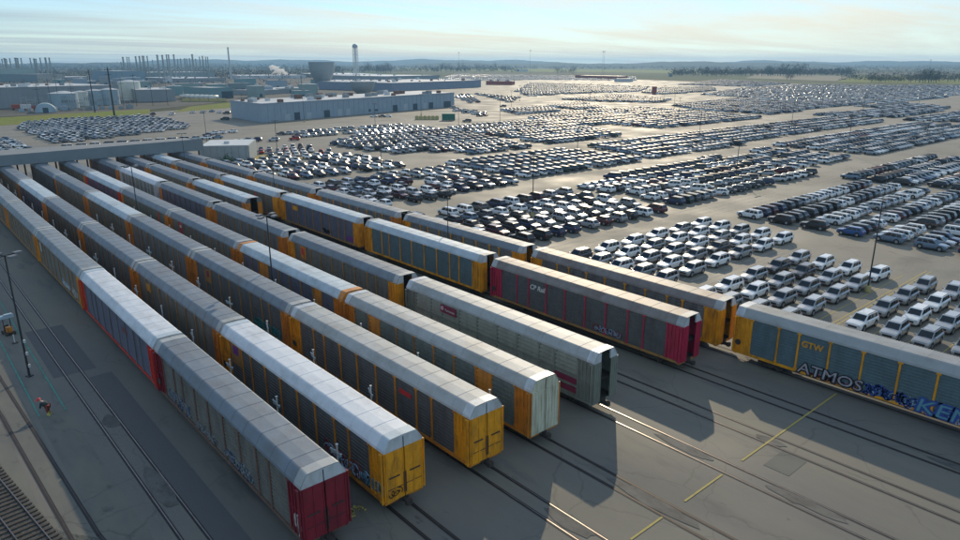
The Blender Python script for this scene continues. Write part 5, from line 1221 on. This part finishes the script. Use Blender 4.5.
# ------------------------------------------------------------------ trees
def tree_mesh(seed, bare):
    r = random.Random(seed); tr = MB(); tr.ring((0, 0, 0), (0, 0, .45), .028, .016, 6)
    tips = []
    for k in range(9):
        a = r.uniform(0, 2*pi); z0 = r.uniform(.18, .45); l_ = r.uniform(.18, .34); e = Vector((cos(a)*l_, sin(a)*l_, z0+r.uniform(.12, .42))); tr.ring((0, 0, z0), e, .012, .004, 5, cap=False); tips.append(e)
        for q in range(3): e2 = e+Vector((r.gauss(0, .1), r.gauss(0, .1), r.uniform(.02, .16))); tr.ring(e, e2, .005, .002, 4, cap=False); tips.append(e2)
    cr_ = MB(); n = 420
    for i in range(n):
        t = r.choice(tips); p = Vector((t.x, t.y, t.z*r.uniform(.35, 1.05)))*1.0+Vector((r.gauss(0, .06), r.gauss(0, .06), r.gauss(-.03, .09)))
        if p.z < .14: continue
        s = r.uniform(.014, .034)*(.9 if bare else 1.25); q = [Vector((r.gauss(0, 1), r.gauss(0, 1), r.gauss(0, 1))).normalized()*s for _ in range(3)]
        m = len(cr_.v); cr_.v += [tuple(p+x) for x in q]+[tuple(p-q[0]*.8)]; cr_.f.append((m, m+1, m+3, m+2)); cr_.m.append(0)
    return tr, cr_
M_bark = mat('bark', (.05, .045, .04), .9); M_twig = mat('winter_twigs', (.055, .045, .035), .95, 0, .3, .02); M_ever = mat('evergreen', (.03, .05, .028), .95, 0, .3, .02)
TM_ = []
for s in range(6):
    a, b = tree_mesh(100+s, s % 3 != 0); TM_.append((a.mesh('trunk', M_bark), b.mesh('crown', M_ever if s % 3 == 0 else M_twig), 'evergreen' if s % 3 == 0 else 'bare'))
tcount = 0
def trees(x0, x1, yb0, yb1, n, hpx, where, seed):
    global tcount
    r = random.Random(seed)
    for i in range(n):
        t = (i+r.uniform(.2, .8))/n; px = x0+(x1-x0)*t; py = yb0+(yb1-yb0)*t+r.uniform(-.35, .35); u, v = at(px, py); s = proj(u, v)[2]/FPX; h = hpx*s*r.uniform(.6, 1.15)
        k = r.randrange(6); tr, cw, kd = TM_[k]; r_ = empty('tree', (u, v, 0), r.uniform(0, 6)); r_.scale = (h*r.uniform(.8, 1.2), h*r.uniform(.8, 1.2), h)
        tag(r_, '%s tree, %s from the left %s' % ('dark evergreen' if kd == 'evergreen' else 'bare winter', ORD[min(i, 25)], where), 'tree', 'trees on the plain'); link('trunk', tr, r_); link('crown', cw, r_); tcount += 1
# crowns reach low, winter trees stand in belts
trees(330, 344, 74, 74, 4, 12, 'in the clump left of the water tower', 1)
trees(362, 392, 72.5, 72.5, 12, 11, 'in the clump right of the water tower', 2)
trees(425, 470, 72.2, 71.2, 12, 9, 'in the belt beyond the white vans', 3)
trees(468, 514, 70.8, 70.8, 12, 8, 'in the belt behind the green field', 4)
trees(556, 576, 73.2, 73.2, 7, 8, 'in the small clump of the green field', 5)
trees(672, 708, 75.5, 75.8, 9, 10, 'in the belt before the hills', 6)
trees(706, 726, 76.5, 76.5, 6, 12, 'in the dark clump at the field corner', 7)
trees(726, 770, 75.5, 76, 12, 11, 'in the belt over the glinting cars', 8)
trees(766, 812, 75.5, 76, 14, 13, 'in the wood over the glinting cars', 9)
trees(812, 852, 75.5, 75.5, 9, 9, 'at the right end of the wood', 10)
trees(870, 916, 82, 82, 14, 10, 'in the brown thicket at the right', 11)
trees(918, 938, 82.5, 82.5, 7, 14, 'in the tall clump at the right', 12)
trees(938, 975, 81.5, 81.5, 10, 11, 'at the right frame edge', 13)
trees(786, 792, 79.5, 79.5, 2, 8, 'alone in the stubble field', 14)
# far woods and suburb canopy, reading as a mass
def woods(name, x0, x1, y0, y1, n, hpx, seed, lab):
    r = random.Random(seed); tv = []; b = MB()
    for i in range(n):
        px = r.uniform(x0, x1); py = r.uniform(y0, y1); u, v = at(px, py); s = proj(u, v)[2]/FPX; h = hpx*s*r.uniform(.5, 1.1)
        for k in range(9):
            p = Vector((u+r.gauss(0, h*.6), v+r.gauss(0, h*.6), h*r.uniform(.2, 1))); q = h*r.uniform(.12, .3)
            m = len(b.v); b.v += [tuple(p+Vector((r.uniform(-q, q), r.uniform(-q, q), r.uniform(-q, q)*.8))) for _ in range(4)]; b.f.append((m, m+1, m+2, m+3)); b.m.append(0)
    tag(link(name, b.mesh(name, M_twig)), lab, 'woodland', kind='stuff')
woods('woodland', -20, 330, 66.3, 79, 3200, 3.6, 1, 'distant blue-grey woods behind the chimneys at the left')
woods('woodland', 330, 700, 66.3, 70, 800, 2.4, 2, 'distant thin woods beyond the green fields')
woods('woodland', 840, 980, 77, 81.5, 260, 4.5, 5, 'brown brush along the right edge of the fields')
woods('woodland', 670, 850, 73.5, 75.8, 420, 5.0, 6, 'undergrowth between the trees of the long belt')
woods('woodland', 330, 520, 70.5, 72.5, 240, 4.5, 7, 'undergrowth below the trees by the water tower')
woods('woodland', 700, 980, 67, 74, 900, 2.6, 3, 'distant woods between the lots and the hills')
woods('woodland', -20, 330, 80, 88, 260, 3.5, 4, 'dark scrub and trees between the plant buildings')
# far light masts on the skyline
for i, (px, top) in enumerate([(459, 53), (530, 51), (602, 52), (603.5, 52), (928, 60)]):
    u, v = at(px, 76); s = proj(u, v)[2]/FPX; z = CAM_H+(63.3-top)*s; r_ = empty('light_mast', (u, v, 0)); tag(r_, 'very tall thin light mast, %s from the left on the skyline' % ORD[i], 'light mast', 'tall masts on the skyline')
    b = MB(); b.ring((0, 0, 0), (0, 0, z), .3, .22, 6); link('pole', b.mesh('pole', M_chim), r_); b = MB(); b.ring((0, 0, z-1), (0, 0, z+.5), 1.8, k=10); link('lamp_ring', b.mesh('lamp_ring', M_chim), r_)

# ------------------------------------------------------------------ the air
hz = MB(); hz.box((0, 0, 61.5), (23400, 23400, 127)); m = D.materials.new('haze'); m.use_nodes = True; t = m.node_tree; t.nodes.clear()
o_ = t.nodes.new('ShaderNodeOutputMaterial'); p = t.nodes.new('ShaderNodeVolumePrincipled'); p.inputs['Color'].default_value = (.38, .68, 1.0, 1); p.inputs['Density'].default_value = HAZE_DENSITY
p.inputs['Anisotropy'].default_value = .25; t.links.new(p.outputs[0], o_.inputs['Volume'])
tag(link('haze', hz.mesh('haze', m)), 'thin pale haze in the air over the whole plain', 'haze', kind='stuff')
print('objects', len(D.objects), 'trees', tcount, 'near', len(near), 'rest', len(rest))
